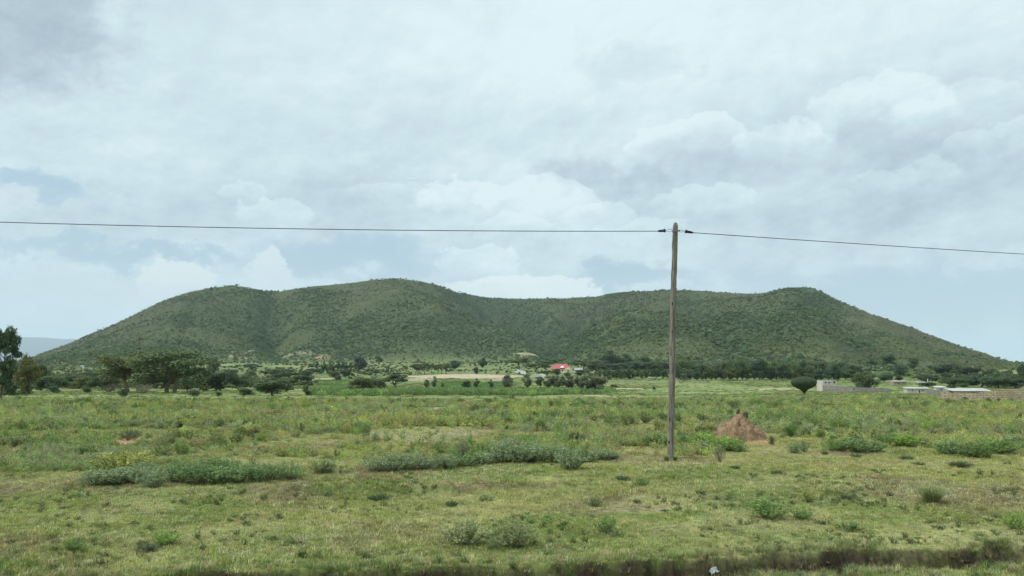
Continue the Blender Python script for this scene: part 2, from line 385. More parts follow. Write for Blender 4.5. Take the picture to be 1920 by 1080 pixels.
# ------------------------------------------------------------------ bare patches, fields (world-fixed ellipses)
SOIL_TAN = (.40, .33, .22); SOIL_PINK = (.40, .25, .17); SOIL_BROWN = (.20, .145, .10)
PATCH = []   # x,y,rx,ry,color,strength
def patch(px, py, wpx, hpx, col, k=1.):
    if 760 < py < 850: hpx *= 1.7; wpx *= 1.15
    x, y, z = hit(px, py); x0, y0, _ = hit(px-wpx/2, py); _, y1, _ = hit(px, py+hpx/2); _, y2, _ = hit(px, py-hpx/2)
    PATCH.append((x, (y1+y2)/2, max(abs(x-x0), .3), max(abs(y2-y1)/2, .3), col, k))
for a in ((225, 832, 90, 12, SOIL_PINK), (20, 846, 60, 10, SOIL_PINK, .8), (612, 795, 30, 8, SOIL_TAN), (680, 789, 90, 7, SOIL_TAN, .8), (808, 771, 46, 8, SOIL_TAN), (720, 788, 60, 5, SOIL_TAN, .7),
          (1115, 742, 36, 5, SOIL_TAN), (1180, 729, 60, 3, SOIL_TAN, .9), (1440, 730, 110, 4, SOIL_TAN, .8), (1390, 828, 110, 12, SOIL_PINK, .55), (1570, 852, 130, 8, SOIL_BROWN, .7), (945, 757, 30, 5, SOIL_TAN, .7),
          (860, 910, 240, 6, (.15, .105, .070), .7), (1600, 870, 200, 12, SOIL_BROWN, .3), (560, 955, 120, 18, SOIL_BROWN, .35), (1180, 955, 160, 22, SOIL_BROWN, .4), (800, 815, 220, 16, (.30, .28, .18), .6),
          (870, 706, 200, 9, SOIL_TAN, 1.), (770, 712, 90, 5, SOIL_TAN, .7), (600, 711, 40, 5, SOIL_TAN, .8), (940, 712, 60, 6, (.30, .25, .17), .9), (600, 671, 26, 8, SOIL_PINK, .6), (555, 662, 60, 6, SOIL_TAN, .4),
          (435, 667, 14, 12, SOIL_TAN, .6), (525, 667, 16, 8, SOIL_TAN, .5), (985, 664, 60, 6, SOIL_TAN, .5), (456, 672, 22, 5, SOIL_PINK, .5), (1100, 729, 30, 3, SOIL_TAN, .7),
          (500, 702, 60, 4, SOIL_TAN, .5), (1560, 733, 60, 3, SOIL_TAN, .5), (1000, 745, 500, 3, (.26, .25, .13), .4)):
    patch(*a)
def patch_mask(x, y):
    m = np.zeros_like(x); col = np.zeros(x.shape+(3,))
    for cx, cy, rx, ry, c_, k in PATCH:
        near = (np.abs(x-cx) < rx*2.2) & (np.abs(y-cy) < ry*2.2+.01)
        if not near.any(): continue
        xx, yy = x[near], y[near]
        d = ((xx-cx)/rx)**2+((yy-cy)/ry)**2
        n = fbm(xx/rx, yy/ry, .8, 4, 41)
        v = sst(1.25, .7, d+n*1.1)*k
        mm = m[near]; cc = col[near]; upd = v > mm
        mm[upd] = v[upd]; cc[upd] = c_; m[near] = mm; col[near] = cc
    return m, col
def crop_mask(px, py):
    py = py + 2.2*fbm(px*.35, py, 6, 3, 88)
    a = ((px > 582) & (px < 1150) & (py > 731.5) & (py < 741.5-np.clip((px-1000)/150, 0, 1)*3)) | ((px > 590) & (px < 655) & (py > 715) & (py < 735)) | ((px > 815) & (px < 950) & (py > 719) & (py < 733) & (fbm(px*.4, py, 5, 3, 89) > -.15)) | ((px > 1640) & (px < 1712) & (py > 698) & (py < 704))
    return a

# ------------------------------------------------------------------ ground colour
GR_GREEN = np.array((.135, .170, .050)); GR_OLIVE = np.array((.215, .215, .080)); GR_DRY = np.array((.33, .30, .150)); GR_BROWN = np.array((.15, .115, .075)); GR_FIELD = np.array((.165, .205, .070))
HL_A = np.array((.048, .068, .032)); HL_B = np.array((.070, .088, .040)); HL_C = np.array((.082, .080, .046))
def lerp(a, b, t): return a*(1-t[..., None])+b*t[..., None]
def ground_color(x, y, z):
    r = np.hypot(x, y)
    a = sst(-.35, .35, fbm(x, y, 5, 5, 21)); b = sst(-.1, .5, fbm(x, y, 1.7, 5, 22)); c_ = sst(.05, .5, fbm(x, y, 3.1, 5, 23))
    near = lerp(GR_GREEN+0*x[..., None], GR_OLIVE, a); near = lerp(near, GR_DRY, b*.55); near = lerp(near, GR_BROWN, c_*.75); near = near*(1-.25*sst(.0, .5, fbm(x, y, .8, 4, 69)))[..., None]
    f1 = sst(-.4, .4, fbm(x, y*.45, 30, 5, 24))
    far = lerp(GR_FIELD+0*x[..., None], np.array((.22, .245, .100)), f1); far = lerp(far, np.array((.085, .115, .042)), sst(.1, .5, fbm(x, y*.35, 14, 5, 25))*.6)
    c = lerp(near, far, sst(40, 110, r))
    px, py = project(x, y, z); px = np.where(y > 1, px, -999); 
    cm = crop_mask(px, py) & (y > 60) & (y < 1200)
    c = lerp(c, np.array((.10, .155, .055)), cm*1.)
    # slopes
    u, Rr, B, t = hill_t(x, y)
    hs = sst(-.02, .10, t)*(y > 400)
    g = gully(u, np.clip(t, 0, 1))
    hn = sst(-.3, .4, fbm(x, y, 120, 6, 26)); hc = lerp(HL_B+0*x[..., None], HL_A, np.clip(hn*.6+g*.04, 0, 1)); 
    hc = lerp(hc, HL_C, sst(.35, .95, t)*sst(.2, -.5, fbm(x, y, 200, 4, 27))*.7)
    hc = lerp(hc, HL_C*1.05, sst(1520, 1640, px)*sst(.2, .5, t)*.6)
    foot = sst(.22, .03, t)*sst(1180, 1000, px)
    hc = lerp(hc, np.array((.098, .128, .054)), foot*.75*sst(-.3, .5, fbm(x, y, 45, 4, 28)))
    c = lerp(c, np.array((.115, .145, .062))+0*c, sst(330, 600, y)*sst(-.5, .3, fbm(x, y, 50, 4, 68))*.8)
    c = lerp(c, hc, hs)
    m, pc = patch_mask(x, y); c = c*(1-m[..., None])+pc*m[..., None]
    # ditch wall soil
    d = ditch_line(x)-y; dm = sst(-.05, .02, d)*sst(.72, .48, d)*(r < 40)*(.7+.3*sst(-.3, .2, fbm(x, y, .5, 4, 66)))
    c = lerp(c, np.array((.058, .044, .029)), dm)
    c = lerp(c, np.array((.17, .19, .09)), sst(5000, 9000, r))
    return c

# ------------------------------------------------------------------ the ground sheet
ang = np.concatenate([np.arange(-180, -60, 6.), np.arange(-60, -37, 1.), np.arange(-37, 37, .095), np.arange(37, 60, 1.), np.arange(60, 180.1, 6.)])
rad = np.concatenate([[0, 3, 6, 8, 9], np.arange(9.4, 14.2, .035), np.arange(14.2, 30, .075), 30*1.007**np.arange(0, 175), 101*1.011**np.arange(0, 215)])
rad = rad[rad < 1050]; rad = np.concatenate([rad, np.arange(1060, 3300, 13), 3400*1.07**np.arange(0, 38)])
A, Rd = np.meshgrid(np.radians(ang), rad); X = Rd*np.sin(A); Y = Rd*np.cos(A); Z = H(X, Y)
nr, na = X.shape; idx = np.arange(nr*na).reshape(nr, na)
quads = np.stack([idx[:-1, :-1], idx[:-1, 1:], idx[1:, 1:], idx[1:, :-1]], -1).reshape(-1, 4)[:, ::-1]
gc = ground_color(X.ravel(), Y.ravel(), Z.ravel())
def mat_ground():
    m, t, o = newmat('grassland_ground')
    a = t.node('ShaderNodeAttribute', attribute_type='GEOMETRY', attribute_name='gcol'); tcn = t.node('ShaderNodeTexCoord').outputs['Object']
    n1 = t.noise(tcn, 14, 8, .75); n2 = t.noise(tcn, 2.2, 8, .65); n3 = t.noise(tcn, .09, 10, .75); n4 = t.noise(tcn, .35, 6, .7)
    f = t.m('MULTIPLY', t.mapr(n1.outputs[0], .3, .72, .55, 1.45, False), t.mapr(n2.outputs[0], .3, .7, .72, 1.28, False))
    f = t.m('MULTIPLY', f, t.mapr(n3.outputs[0], .3, .7, .70, 1.3, False)); f = t.m('MULTIPLY', f, t.mapr(n4.outputs[0], .3, .7, .8, 1.2, False))
    cc = t.node('ShaderNodeCombineColor'); [t.L.new(f, cc.inputs[i]) for i in range(3)]
    col = t.mix(1., a.outputs['Color'], cc.outputs[0], 'MULTIPLY')
    b = t.node('ShaderNodeBump'); b.inputs['Strength'].default_value = .7; b.inputs['Distance'].default_value = .04; t.L.new(n1.outputs[0], b.inputs['Height'])
    princ(t, o, col, .95, .1, b.outputs[0]); return m
M_ground = mat_ground()
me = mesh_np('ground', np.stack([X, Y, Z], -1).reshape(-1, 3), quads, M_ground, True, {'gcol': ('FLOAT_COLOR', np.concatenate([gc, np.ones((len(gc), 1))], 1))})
tag(obj('ground', me), kind='structure')

# far blue mountain beyond the left foot of the hill
def mountain():
    D = 24000.; prf = [(-330, 694), (-150, 690), (-60, 668), (0, 646), (25, 638), (45, 634), (62, 631), (90, 632), (130, 634), (165, 636), (260, 640), (420, 655), (600, 694)]
    V = []; n = 160; rows = 14
    pxs = np.linspace(-330, 600, n); top = np.interp(pxs, [p[0] for p in prf], [p[1] for p in prf]) + fbm(pxs, pxs*0, 40, 4, 77)*1.2
    ux, uz = pix_dir(pxs, top)
    for j in range(rows):
        t = j/(rows-1); yy = D-3500+7000*t; e = math.sin(math.pi*t)**.8
        zz = np.maximum(uz*D*e + (fbm(ux*D, ux*0+yy, 1800, 4, 78)*110*math.sin(math.pi*t)**.5 if 0 < j < rows-1 else 0), -5)
        V.append(np.stack([ux*D, ux*0+yy, zz], -1))
    V = np.array(V); ii = np.arange(rows*n).reshape(rows, n)
    q = np.stack([ii[:-1, :-1], ii[:-1, 1:], ii[1:, 1:], ii[1:, :-1]], -1).reshape(-1, 4)
    m = mat_plain('far_mountain_scrub', (.022, .035, .05), (.035, .05, .062), .0015, .95, .0, .01)  # blue of the distant haze mixed into the slope colour itself
    tag(obj('mountain', mesh_np('mountain', V.reshape(-1, 3), q, m, True)), kind='structure')
mountain()

# ------------------------------------------------------------------ plant meshes
def rnd_unit(n, g):
    v = g.normal(size=(n, 3)); return v/np.linalg.norm(v, axis=1, keepdims=True)
def leaves(P_, size, g, nrm=None, aspect=.6, flat=0.):
    """one diamond-shaped leaf clump per point; returns verts, quads, lv"""
    n = len(P_); N = rnd_unit(n, g)
    if nrm is not None: N = N*.75+nrm; N /= np.linalg.norm(N, axis=1, keepdims=True)
    if flat: N = N*(1-flat)+np.array((0, 0, 1.))*flat; N /= np.linalg.norm(N, axis=1, keepdims=True)
    a = np.cross(N, rnd_unit(n, g)); a /= np.linalg.norm(a, axis=1, keepdims=True)+1e-9; b = np.cross(N, a)
    s_ = (size*g.uniform(.6, 1.4, n))[:, None]
    V = np.stack([P_-a*s_, P_-b*s_*aspect, P_+a*s_, P_+b*s_*aspect], 1).reshape(-1, 3)
    Q = np.arange(n*4).reshape(n, 4); lv = np.repeat(np.clip(g.normal(.5, .28, n), 0, 1), 4)
    return V, Q, lv
def blob_leaves(blobs, n, size, g, flat=0., inner=.55, aspect=.6):
    """blobs: (cx,cy,cz,rx,ry,rz)"""
    B = np.array(blobs); wgt = (B[:, 3]*B[:, 4])**.9; wgt /= wgt.sum(); k = g.choice(len(B), n, p=wgt)
    d = rnd_unit(n, g); r = g.uniform(inner, 1.05, n)[:, None]
    bump = 1+.22*np.sin(d[:, :1]*7+k[:, None])*np.cos(d[:, 1:2]*6+k[:, None]*2)
    P_ = B[k, :3]+d*r*bump*B[k, 3:]
    P_ = P_[P_[:, 2] > .01]; 
    d = d[:len(P_)] if len(P_) != n else d
    return leaves(P_, size, g, d if len(d) == len(P_) else None, aspect, flat)
def crown_mesh(name, blobs, n, size, g, flat=0., mat=None, inner=.55, aspect=.6):
    V, Q, lv = blob_leaves(blobs, n, size, g, flat, inner, aspect)
    return mesh_np(name, V, Q, mat or M_leaf, False, {'lv': ('FLOAT', lv)})
def limb(mb, a, b, r0, r1, g, bend=.06, n=5, sides=6):
    a = np.array(a); b = np.array(b); L = np.linalg.norm(b-a); off = g.normal(size=3)*bend*L
    pts = [a+(b-a)*t+off*math.sin(math.pi*t) for t in np.linspace(0, 1, n)]
    mb.tube(pts, list(np.linspace(r0, r1, n)), sides)
def proto_acacia(seed, trunks=((0, 0),), bark=None, n=4200, clumps=15, thick=.10, low=.60, size=.026):
    g = np.random.default_rng(seed); mb = MB(); blobs = []
    for k in range(clumps):
        a = k*2.4+g.uniform(-.5, .5); rr = .42*math.sqrt((k+.5)/clumps)
        blobs.append((math.cos(a)*rr, math.sin(a)*rr, g.uniform(low, .93)-.18*rr*rr*4*g.uniform(.2, 1), g.uniform(.10, .20), g.uniform(.10, .20), thick*g.uniform(.6, 1.3)))
    for tx, ty in trunks:
        fork = (tx+g.normal()*.05, ty+g.normal()*.03, g.uniform(.30, .42)); limb(mb, (tx*.6, ty*.6, -.03), fork, .030, .021, g, .10, 7, 8)
        for b in blobs:
            if len(trunks) == 1 or g.random() < .6: limb(mb, fork, (b[0]*.9, b[1]*.9, b[2]-.02), .014, .004, g, .08, 5, 5)
    return (crown_mesh('crown', blobs, n, size, g, .45), mb.mesh('trunk', bark or M_bark, True))
def proto_round(seed, n=3400, low=.06, clumps=20, size=.03, bark=None, tr=.03, thin=False):
    g = np.random.default_rng(seed); mb = MB(); blobs = []
    for k in range(clumps):
        d = rnd_unit(1, g)[0]; rr = g.uniform(.1, .32)
        zc = low+(1-low)*(.5+.38*d[2]); wd = math.sqrt(max(.1, 1-((zc-low)/(1-low)*2-1)**2))
        blobs.append((d[0]*rr*wd, d[1]*rr*wd, zc, g.uniform(.12, .22), g.uniform(.12, .22), g.uniform(.10, .19)*(1-low)))
    limb(mb, (0, 0, -.03), (g.normal()*.02, 0, low+.25), tr, tr*.6, g, .05, 6, 8)
    for b in blobs: limb(mb, (0, 0, low*.8+.05), b[:3], tr*.4, tr*.12, g, .1, 5, 5)
    return (crown_mesh('crown', blobs, n, size, g), mb.mesh('trunk', bark or M_bark, True))
def proto_tall(seed, n=9000):
    g = np.random.default_rng(seed); mb = MB(); blobs = []
    top = (.05, 0, .86); limb(mb, (-.04, 0, -.03), (0, 0, .35), .028, .022, g, .03, 6, 8); limb(mb, (0, 0, .35), top, .022, .006, g, .04, 7, 7)
    for k in range(30):
        z = .26+.70*(k+.5)/30; rr = .34*math.sin(math.pi*min(1, (z-.12)/.95))**.7; a = k*2.4+g.uniform(-.6, .6); rr *= g.uniform(.35, 1)
        b = (math.cos(a)*rr, math.sin(a)*rr, z, g.uniform(.07, .15), g.uniform(.07, .15), g.uniform(.045, .08)); blobs.append(b)
        limb(mb, (0, 0, max(.28, z-.14)), b[:3], .008, .002, g, .1, 4, 5)
    return (crown_mesh('crown', blobs, n, .016, g), mb.mesh('trunk', M_bark, True))
def proto_bush(seed, n=1500, size=.035, up=0., clumps=12, flat=False):
    g = np.random.default_rng(seed); blobs = []; mb = MB()
    for k in range(clumps):
        a = g.uniform(0, 6.28); rr = g.uniform(0, .34); z = g.uniform(.25, .8)*(1-rr*1.1)+.02
        b = (math.cos(a)*rr, math.sin(a)*rr, z, g.uniform(.12, .2), g.uniform(.12, .2), g.uniform(.14, .25)); blobs.append(b)
        limb(mb, (b[0]*.25, b[1]*.25, -.03), b[:3], .010, .004, g, .1, 4, 5)
    return (crown_mesh('foliage', blobs, n, size, g), mb.mesh('stems', M_bark, True))
def proto_stems(seed, ns=60, lps=22, spread=.5, lean=.55, size=.035, leafmat=None, stemmat=None):
    """shrub of many upright leafy shoots"""
    g = np.random.default_rng(seed); mb = MB(); Pp = []
    for k in range(ns):
        a = g.uniform(0, 6.28); r0 = g.uniform(0, .12); tip_r = spread*math.sqrt(g.random()); h = (1-.45*(tip_r/spread)**2)*g.uniform(.72, 1.02)
        b = np.array((math.cos(a)*r0, math.sin(a)*r0, -.02)); e = np.array((math.cos(a)*tip_r, math.sin(a)*tip_r, h))
        mid = b*.5+e*.5+np.array((0, 0, -.05+.1*g.random())); mid[:2] = b[:2]*.35+e[:2]*.65
        mb.tube([b, mid, e], [.007, .005, .002], 3, False)
        for t in g.uniform(.18, 1.0, lps)**.8:
            p = (b*(1-t)**2+2*mid*t*(1-t)+e*t*t); Pp.append(p+g.normal(size=3)*.022)
    V, Q, lv = leaves(np.array(Pp), size, g, None, .42)
    return (mesh_np('foliage', V, Q, leafmat or M_leaf, False, {'lv': ('FLOAT', lv)}), mb.mesh('stems', stemmat or M_twig))
def blades(g, n, h, spread, width, lean=.5, droop=.3):
    V = []; Q = []; T = []; lv = []
    for k in range(n):
        a, r = g.uniform(0, 6.28), spread*math.sqrt(g.random()); p = np.array((math.cos(a)*r, math.sin(a)*r, -.01)); d = g.uniform(0, 6.28); L = h*g.uniform(.5, 1.1); ln = lean*g.uniform(.2, 1.2)
        dv = np.array((math.cos(d), math.sin(d), 0)); sv = np.array((-math.sin(d), math.cos(d), 0))*width*.5
        m_ = p+dv*L*ln*.35+np.array((0, 0, L*.6)); e = p+dv*L*(ln+droop)*.9+np.array((0, 0, L*(1-.3*ln)))
        i = len(V); V += [p-sv, p+sv, m_+sv*.8, m_-sv*.8, e]; Q.append((i, i+1, i+2, i+3)); T.append((i+3, i+2, i+4)); v = np.clip(g.normal(.5, .3), 0, 1); lv += [v]*5
    return V, Q, T, lv
def proto_grass(seed, n, h, spread, width, lean=.5, mat=None, name='blades'):
    V, Q, T, lv = blades(np.random.default_rng(seed), n, h, spread, width, lean)
    return mesh_np(name, V, [np.array(Q), np.array(T)], mat or M_inst, False, {'lv': ('FLOAT', lv)})

# ------------------------------------------------------------------ scattering of uncountable cover
def proto_coll(name, meshes):
    c_ = bpy.data.collections.new(name)
    for i, m in enumerate(meshes): c_.objects.link(bpy.data.objects.new('%s_%02d' % (name, i), m))
    return c_
def scatter(name, P_, sc, tint, coll, label, cat, seed=0, squash=None):
    g = np.random.default_rng(seed); n = len(P_)
    me = bpy.data.meshes.new(name); me.vertices.add(n); me.vertices.foreach_set('co', np.asarray(P_, np.float32).ravel())
    def at(k, ty, d, key='value'):
        a = me.attributes.new(k, ty, 'POINT'); a.data.foreach_set(key, np.asarray(d).ravel())
    sq = np.ones(n) if squash is None else squash
    at('sc', 'FLOAT_VECTOR', np.stack([sc, sc, sc*sq], 1).astype(np.float32), 'vector')
    rt = np.stack([g.normal(0, .06, n), g.normal(0, .06, n), g.uniform(0, 6.28, n)], 1); at('rt', 'FLOAT_VECTOR', rt.astype(np.float32), 'vector')
    at('pid', 'INT', g.integers(0, len(coll.objects), n).astype(np.int32))
    at('tint', 'FLOAT_COLOR', np.concatenate([tint, np.ones((n, 1))], 1).astype(np.float32), 'color')
    o = obj(name, me); tag(o, label, cat, kind='stuff')
    ng = bpy.data.node_groups.new(name, 'GeometryNodeTree'); ng.interface.new_socket('Geometry', in_out='INPUT', socket_type='NodeSocketGeometry'); ng.interface.new_socket('Geometry', in_out='OUTPUT', socket_type='NodeSocketGeometry')
    N = ng.nodes; L = ng.links; gi = N.new('NodeGroupInput'); go = N.new('NodeGroupOutput'); ip = N.new('GeometryNodeInstanceOnPoints'); ci = N.new('GeometryNodeCollectionInfo')
    ci.inputs['Collection'].default_value = coll; ci.inputs['Separate Children'].default_value = True; ci.inputs['Reset Children'].default_value = True
    def na_(k, ty):
        q = N.new('GeometryNodeInputNamedAttribute'); q.data_type = ty; q.inputs['Name'].default_value = k; return q.outputs['Attribute']
    L.new(gi.outputs[0], ip.inputs['Points']); L.new(ci.outputs[0], ip.inputs['Instance']); ip.inputs['Pick Instance'].default_value = True
    L.new(na_('pid', 'INT'), ip.inputs['Instance Index']); L.new(na_('sc', 'FLOAT_VECTOR'), ip.inputs['Scale'])
    er = N.new('FunctionNodeEulerToRotation'); L.new(na_('rt', 'FLOAT_VECTOR'), er.inputs[0]); L.new(er.outputs[0], ip.inputs['Rotation']); L.new(ip.outputs[0], go.inputs[0])
    md = o.modifiers.new('scatter', 'NODES'); md.node_group = ng
    return o
def wedge(n, y0, y1, g, power=1., half=.70):
    """points in the wedge in front of the camera; power 1 = uniform per area"""
    t = g.random(n); e = power+1
    y = (y0**e+(y1**e-y0**e)*t)**(1/e); x = y*g.uniform(-half, half, n); return x, y
def jit(c, g, k=.16): return np.clip(c*(1+g.normal(0, k, (len(c), 1)))*(1+g.normal(0, k*.35, c.shape)), .004, .9)

g = np.random.default_rng(11)
C_tuft = proto_coll('grass_tuft', [proto_grass(100+i, 16, h, .075, .0065, ln) for i, (h, ln) in enumerate(((.055, .8), (.07, .6), (.045, 1.0), (.09, .6), (.06, 1.1)))])
# short grazed turf
x, y = wedge(230000, 9.3, 42, g, .35, .72); z = H(x, y)
m, pc = patch_mask(x, y); d = ditch_line(x)-y
keep = (g.random(len(x)) > m*.85) & ~((d > .0) & (d < .58) & (g.random(len(x)) < .93)) & (g.random(len(x)) < .55+.45*sst(-.4, .3, fbm(x, y, 1.2, 3, 33)))
x, y, z, d = x[keep], y[keep], z[keep], d[keep]
gcx = ground_color(x, y, z); T = np.array((1.0, 1.0, 1.0))
dry = (g.random(len(x)) < .20+.35*sst(0, .5, fbm(x, y, 2.3, 4, 22)))[:, None]
tint = jit(np.where(dry, np.array((.52, .49, .26)), gcx*1.68+np.array((.035, .042, .0))), g, .2)
sc = g.uniform(.55, 1.15, len(x))*(.85+.35*fbm(x, y, 3, 3, 35))*(1+(y-10)*.02)
scatter('grass', np.stack([x, y, z], 1), sc, tint, C_tuft, 'short grazed green and straw coloured grass covering the foreground', 'grass', 1)
# longer grass along the ditch lip and its near bank
C_long = proto_coll('long_grass', [proto_grass(130+i, 24, .24, .10, .006, 1.1) for i in range(4)])
n = 6500; x = g.uniform(-9, 12, n); off = np.where(g.random(n) < .38, g.normal(-.12, .10, n), g.normal(.90, .20, n)); off = np.where(g.random(n) < .42, g.uniform(.0, .52, n), off); inw = (off > 0) & (off < .53); y = ditch_line(x)-off
k = g.random(n) < .12+.75*sst(-.1, .35, fbm(x, y, 1.1, 3, 36)); k = k | (inw & (g.random(n) < .6)); x, y, inw = x[k], y[k], inw[k]; z = H(x, y)
tint = jit(np.where((g.random(len(x)) < .45)[:, None], np.array((.42, .38, .20)), np.array((.17, .23, .07))), g, .25); tint = np.where((inw & (g.random(len(x)) < .6))[:, None], tint*np.array((.9, .78, .75)), tint)
scatter('long_grass', np.stack([x, y, z], 1), g.uniform(.25, .75, len(x))*np.where(inw, .75, 1), tint, C_long, 'longer ragged grass hanging over the edge of the ditch', 'grass', 2)

# weeds: low forbs that thicken into scrub
def forb_mesh(seed, ns, lps, h, sp, size):
    g_ = np.random.default_rng(seed); Pp = []
    for k_ in range(ns):
        a = g_.uniform(0, 6.28); rr = sp*math.sqrt(g_.random()); hh = h*g_.uniform(.6, 1.05)*(1-.5*(rr/sp)**2)
        for t_ in g_.uniform(.08, 1, lps): Pp.append((math.cos(a)*rr*(.3+.7*t_), math.sin(a)*rr*(.3+.7*t_), hh*t_))
    V, Q, lv = leaves(np.array(Pp)+g_.normal(size=(len(Pp), 3))*.012, size, g_, None, .45)
    return mesh_np('forb', V, Q, M_inst, False, {'lv': ('FLOAT', lv)})
C_forb = proto_coll('forb', [forb_mesh(150+i, 26, 11, h, sp, .034) for i, (h, sp) in enumerate(((.42, .30), (.55, .26), (.34, .36), (.48, .34), (.62, .3)))])
TINTS = np.array(((.29, .34, .20), (.37, .42, .155), (.20, .30, .11), (.31, .33, .175), (.27, .34, .15), (.33, .39, .155)))
def scrub_tint(x, y, g, wl=6.):
    a = fbm(x, y, wl, 4, 51)+g.normal(0, .14, len(x)); b = fbm(x, y, wl*.8, 4, 52)+g.normal(0, .14, len(x))
    i = np.where(a > .22, 1, np.where(a < -.28, 2, 4)); i = np.where(b > .25, 0, np.where(b < -.32, 3, i)); i = np.where((a > -.05) & (a < .1) & (np.abs(b) < .2), 5, i)
    return jit(TINTS[i]*np.array((1.20, 1.13, .96)), g, .17)
x, y = wedge(115000, 21.5, 125, g, -.25, .72); z = H(x, y); px, py = project(x, y, z)
edge = 22.3+1.2*fbm(x, x*0, 5, 3, 61)+np.where(px > 1160, 3.2, 0)+np.where(px > 1280, 1.8*sst(1280, 1500, px), 0) - np.where(px < 560, 2.5, 0)
dn = sst(-.30, .26, fbm(x, y, 5.5, 4, 53)+.25*fbm(x, y, 1.6, 3, 54)); m, _ = patch_mask(x, y)
clear = ((px < 330) & (py > 806) & (py < 826)) | ((px > 690) & (px < 930) & (py > 800) & (py < 842)) | ((px > 1160) & (px < 1260) & (py > 838)) | ((px > 1440) & (px < 1560) & (py > 822)) | ((px < 1130) & (py < 752) & (g.random(len(x)) < .8))
dn = dn*np.where(clear, .10, 1)*(1-m*.95)*sst(0, .8, y-edge)*np.where((px < 1000), sst(118, 70, y)*.9+.1, 1)
keep = g.random(len(x)) < dn; x, y, z = x[keep], y[keep], z[keep]
hs = .55+.5*sst(-.4, .4, fbm(x, y, 4, 4, 55)); sc = g.uniform(.45, 1.0, len(x))*hs*(.8+.5*sst(25, 45, y))
scatter('scrub', np.stack([x, y, z], 1), sc, scrub_tint(x, y, g), C_forb, 'low mixed green and grey-green scrub growing over the plain', 'scrub', 3, g.uniform(.7, 1.15, len(x)))
C_sb = proto_coll('scrub_bush', [proto_stems(540+i, 44, 20, sp, .55, .042, M_inst, M_twig)[0] for i, sp in enumerate((.5, .42, .6, .5))])
x, y = wedge(9500, 23, 118, g, -.3, .72); z = H(x, y); px, py = project(x, y, z); m, _ = patch_mask(x, y)
edge = 22.6+1.2*fbm(x, x*0, 5, 3, 61)+np.where(px > 1160, 3.4, 0)+np.where(px > 1280, 1.8*sst(1280, 1500, px), 0)-np.where(px < 560, 2.5, 0)
clear = ((px < 330) & (py > 806) & (py < 826)) | ((px > 690) & (px < 930) & (py > 800) & (py < 842)) | ((px > 1160) & (px < 1260) & (py > 838)) | ((px > 1440) & (px < 1560) & (py > 822)) | ((px > 1335) & (px < 1455) & (py > 806) & (py < 840)) | ((px < 1130) & (py < 754) & (g.random(len(x)) < .85))
dn = sst(-.2, .35, fbm(x, y, 7, 4, 71))*np.where(clear, .04, 1)*(1-m)*sst(.5, 1.5, y-edge)
k = g.random(len(x)) < dn; x, y, z = x[k], y[k], z[k]; t_ = scrub_tint(x, y, g, 9.); dk = (g.random(len(x)) < .25+.4*sst(-.1, .4, fbm(x, y, 11, 3, 72)))[:, None]
scatter('scrub_bushes', np.stack([x, y, z-.02], 1), g.uniform(.35, .85, len(x))*(.8+.4*sst(30, 80, y)), np.where(dk, t_*np.array((.46, .55, .50)), t_), C_sb, 'knee-high bushes standing out of the low scrub on the plain', 'scrub', 9, g.uniform(.6, 1.0, len(x)))
# thin weeds in the turf
x, y = wedge(2600, 10.8, 23, g, .6, .72); k = fbm(x, y, 1.8, 3, 56) > .12; x, y = x[k], y[k]; z = H(x, y)
scatter('weeds', np.stack([x, y, z], 1), g.uniform(.10, .34, len(x)), jit(np.where((g.random(len(x)) < .5)[:, None], np.array((.11, .155, .06)), np.array((.17, .20, .085))), g, .2), C_forb, 'small low weeds dotted through the short grass', 'weeds', 4, g.uniform(.5, 1., len(x)))
def clod_mesh(seed):
    import bmesh
    g_ = np.random.default_rng(seed); bm = bmesh.new(); bmesh.ops.create_icosphere(bm, subdivisions=2, radius=.5)
    for v in bm.verts:
        q = 1+.3*math.sin(v.co.x*9+seed)*math.cos(v.co.y*8)+g_.normal()*.07; v.co = Vector((v.co.x*q, v.co.y*q, v.co.z*q*.6))
    me_ = bpy.data.meshes.new('clod'); bm.to_mesh(me_); bm.free(); me_.materials.append(M_inst)
    a = me_.attributes.new('lv', 'FLOAT', 'POINT'); a.data.foreach_set('value', np.full(len(me_.vertices), .5, np.float32)); return me_
C_clod = proto_coll('clod', [clod_mesh(i) for i in range(4)])
n = 1500; x = g.uniform(-9, 12, n); dd = g.uniform(.03, .75, n); y = ditch_line(x)-dd; z = H(x, y)
x2, y2 = wedge(900, 10.5, 24, g, .8, .72); k = fbm(x2, y2, 1.5, 3, 81) > .15; x = np.r_[x, x2[k]]; y = np.r_[y, y2[k]]; z = H(x, y); sc = np.where(np.arange(len(x)) < n, g.uniform(.02, .10, len(x)), g.uniform(.02, .07, len(x)))
scatter('soil_clods', np.stack([x, y, z], 1), sc, jit(np.array((.13, .10, .065))+0*x[:, None], g, .3), C_clod, 'crumbled brown clods along the ditch and in bare spots of the turf', 'soil', 10, g.uniform(.7, 1.3, len(x)))
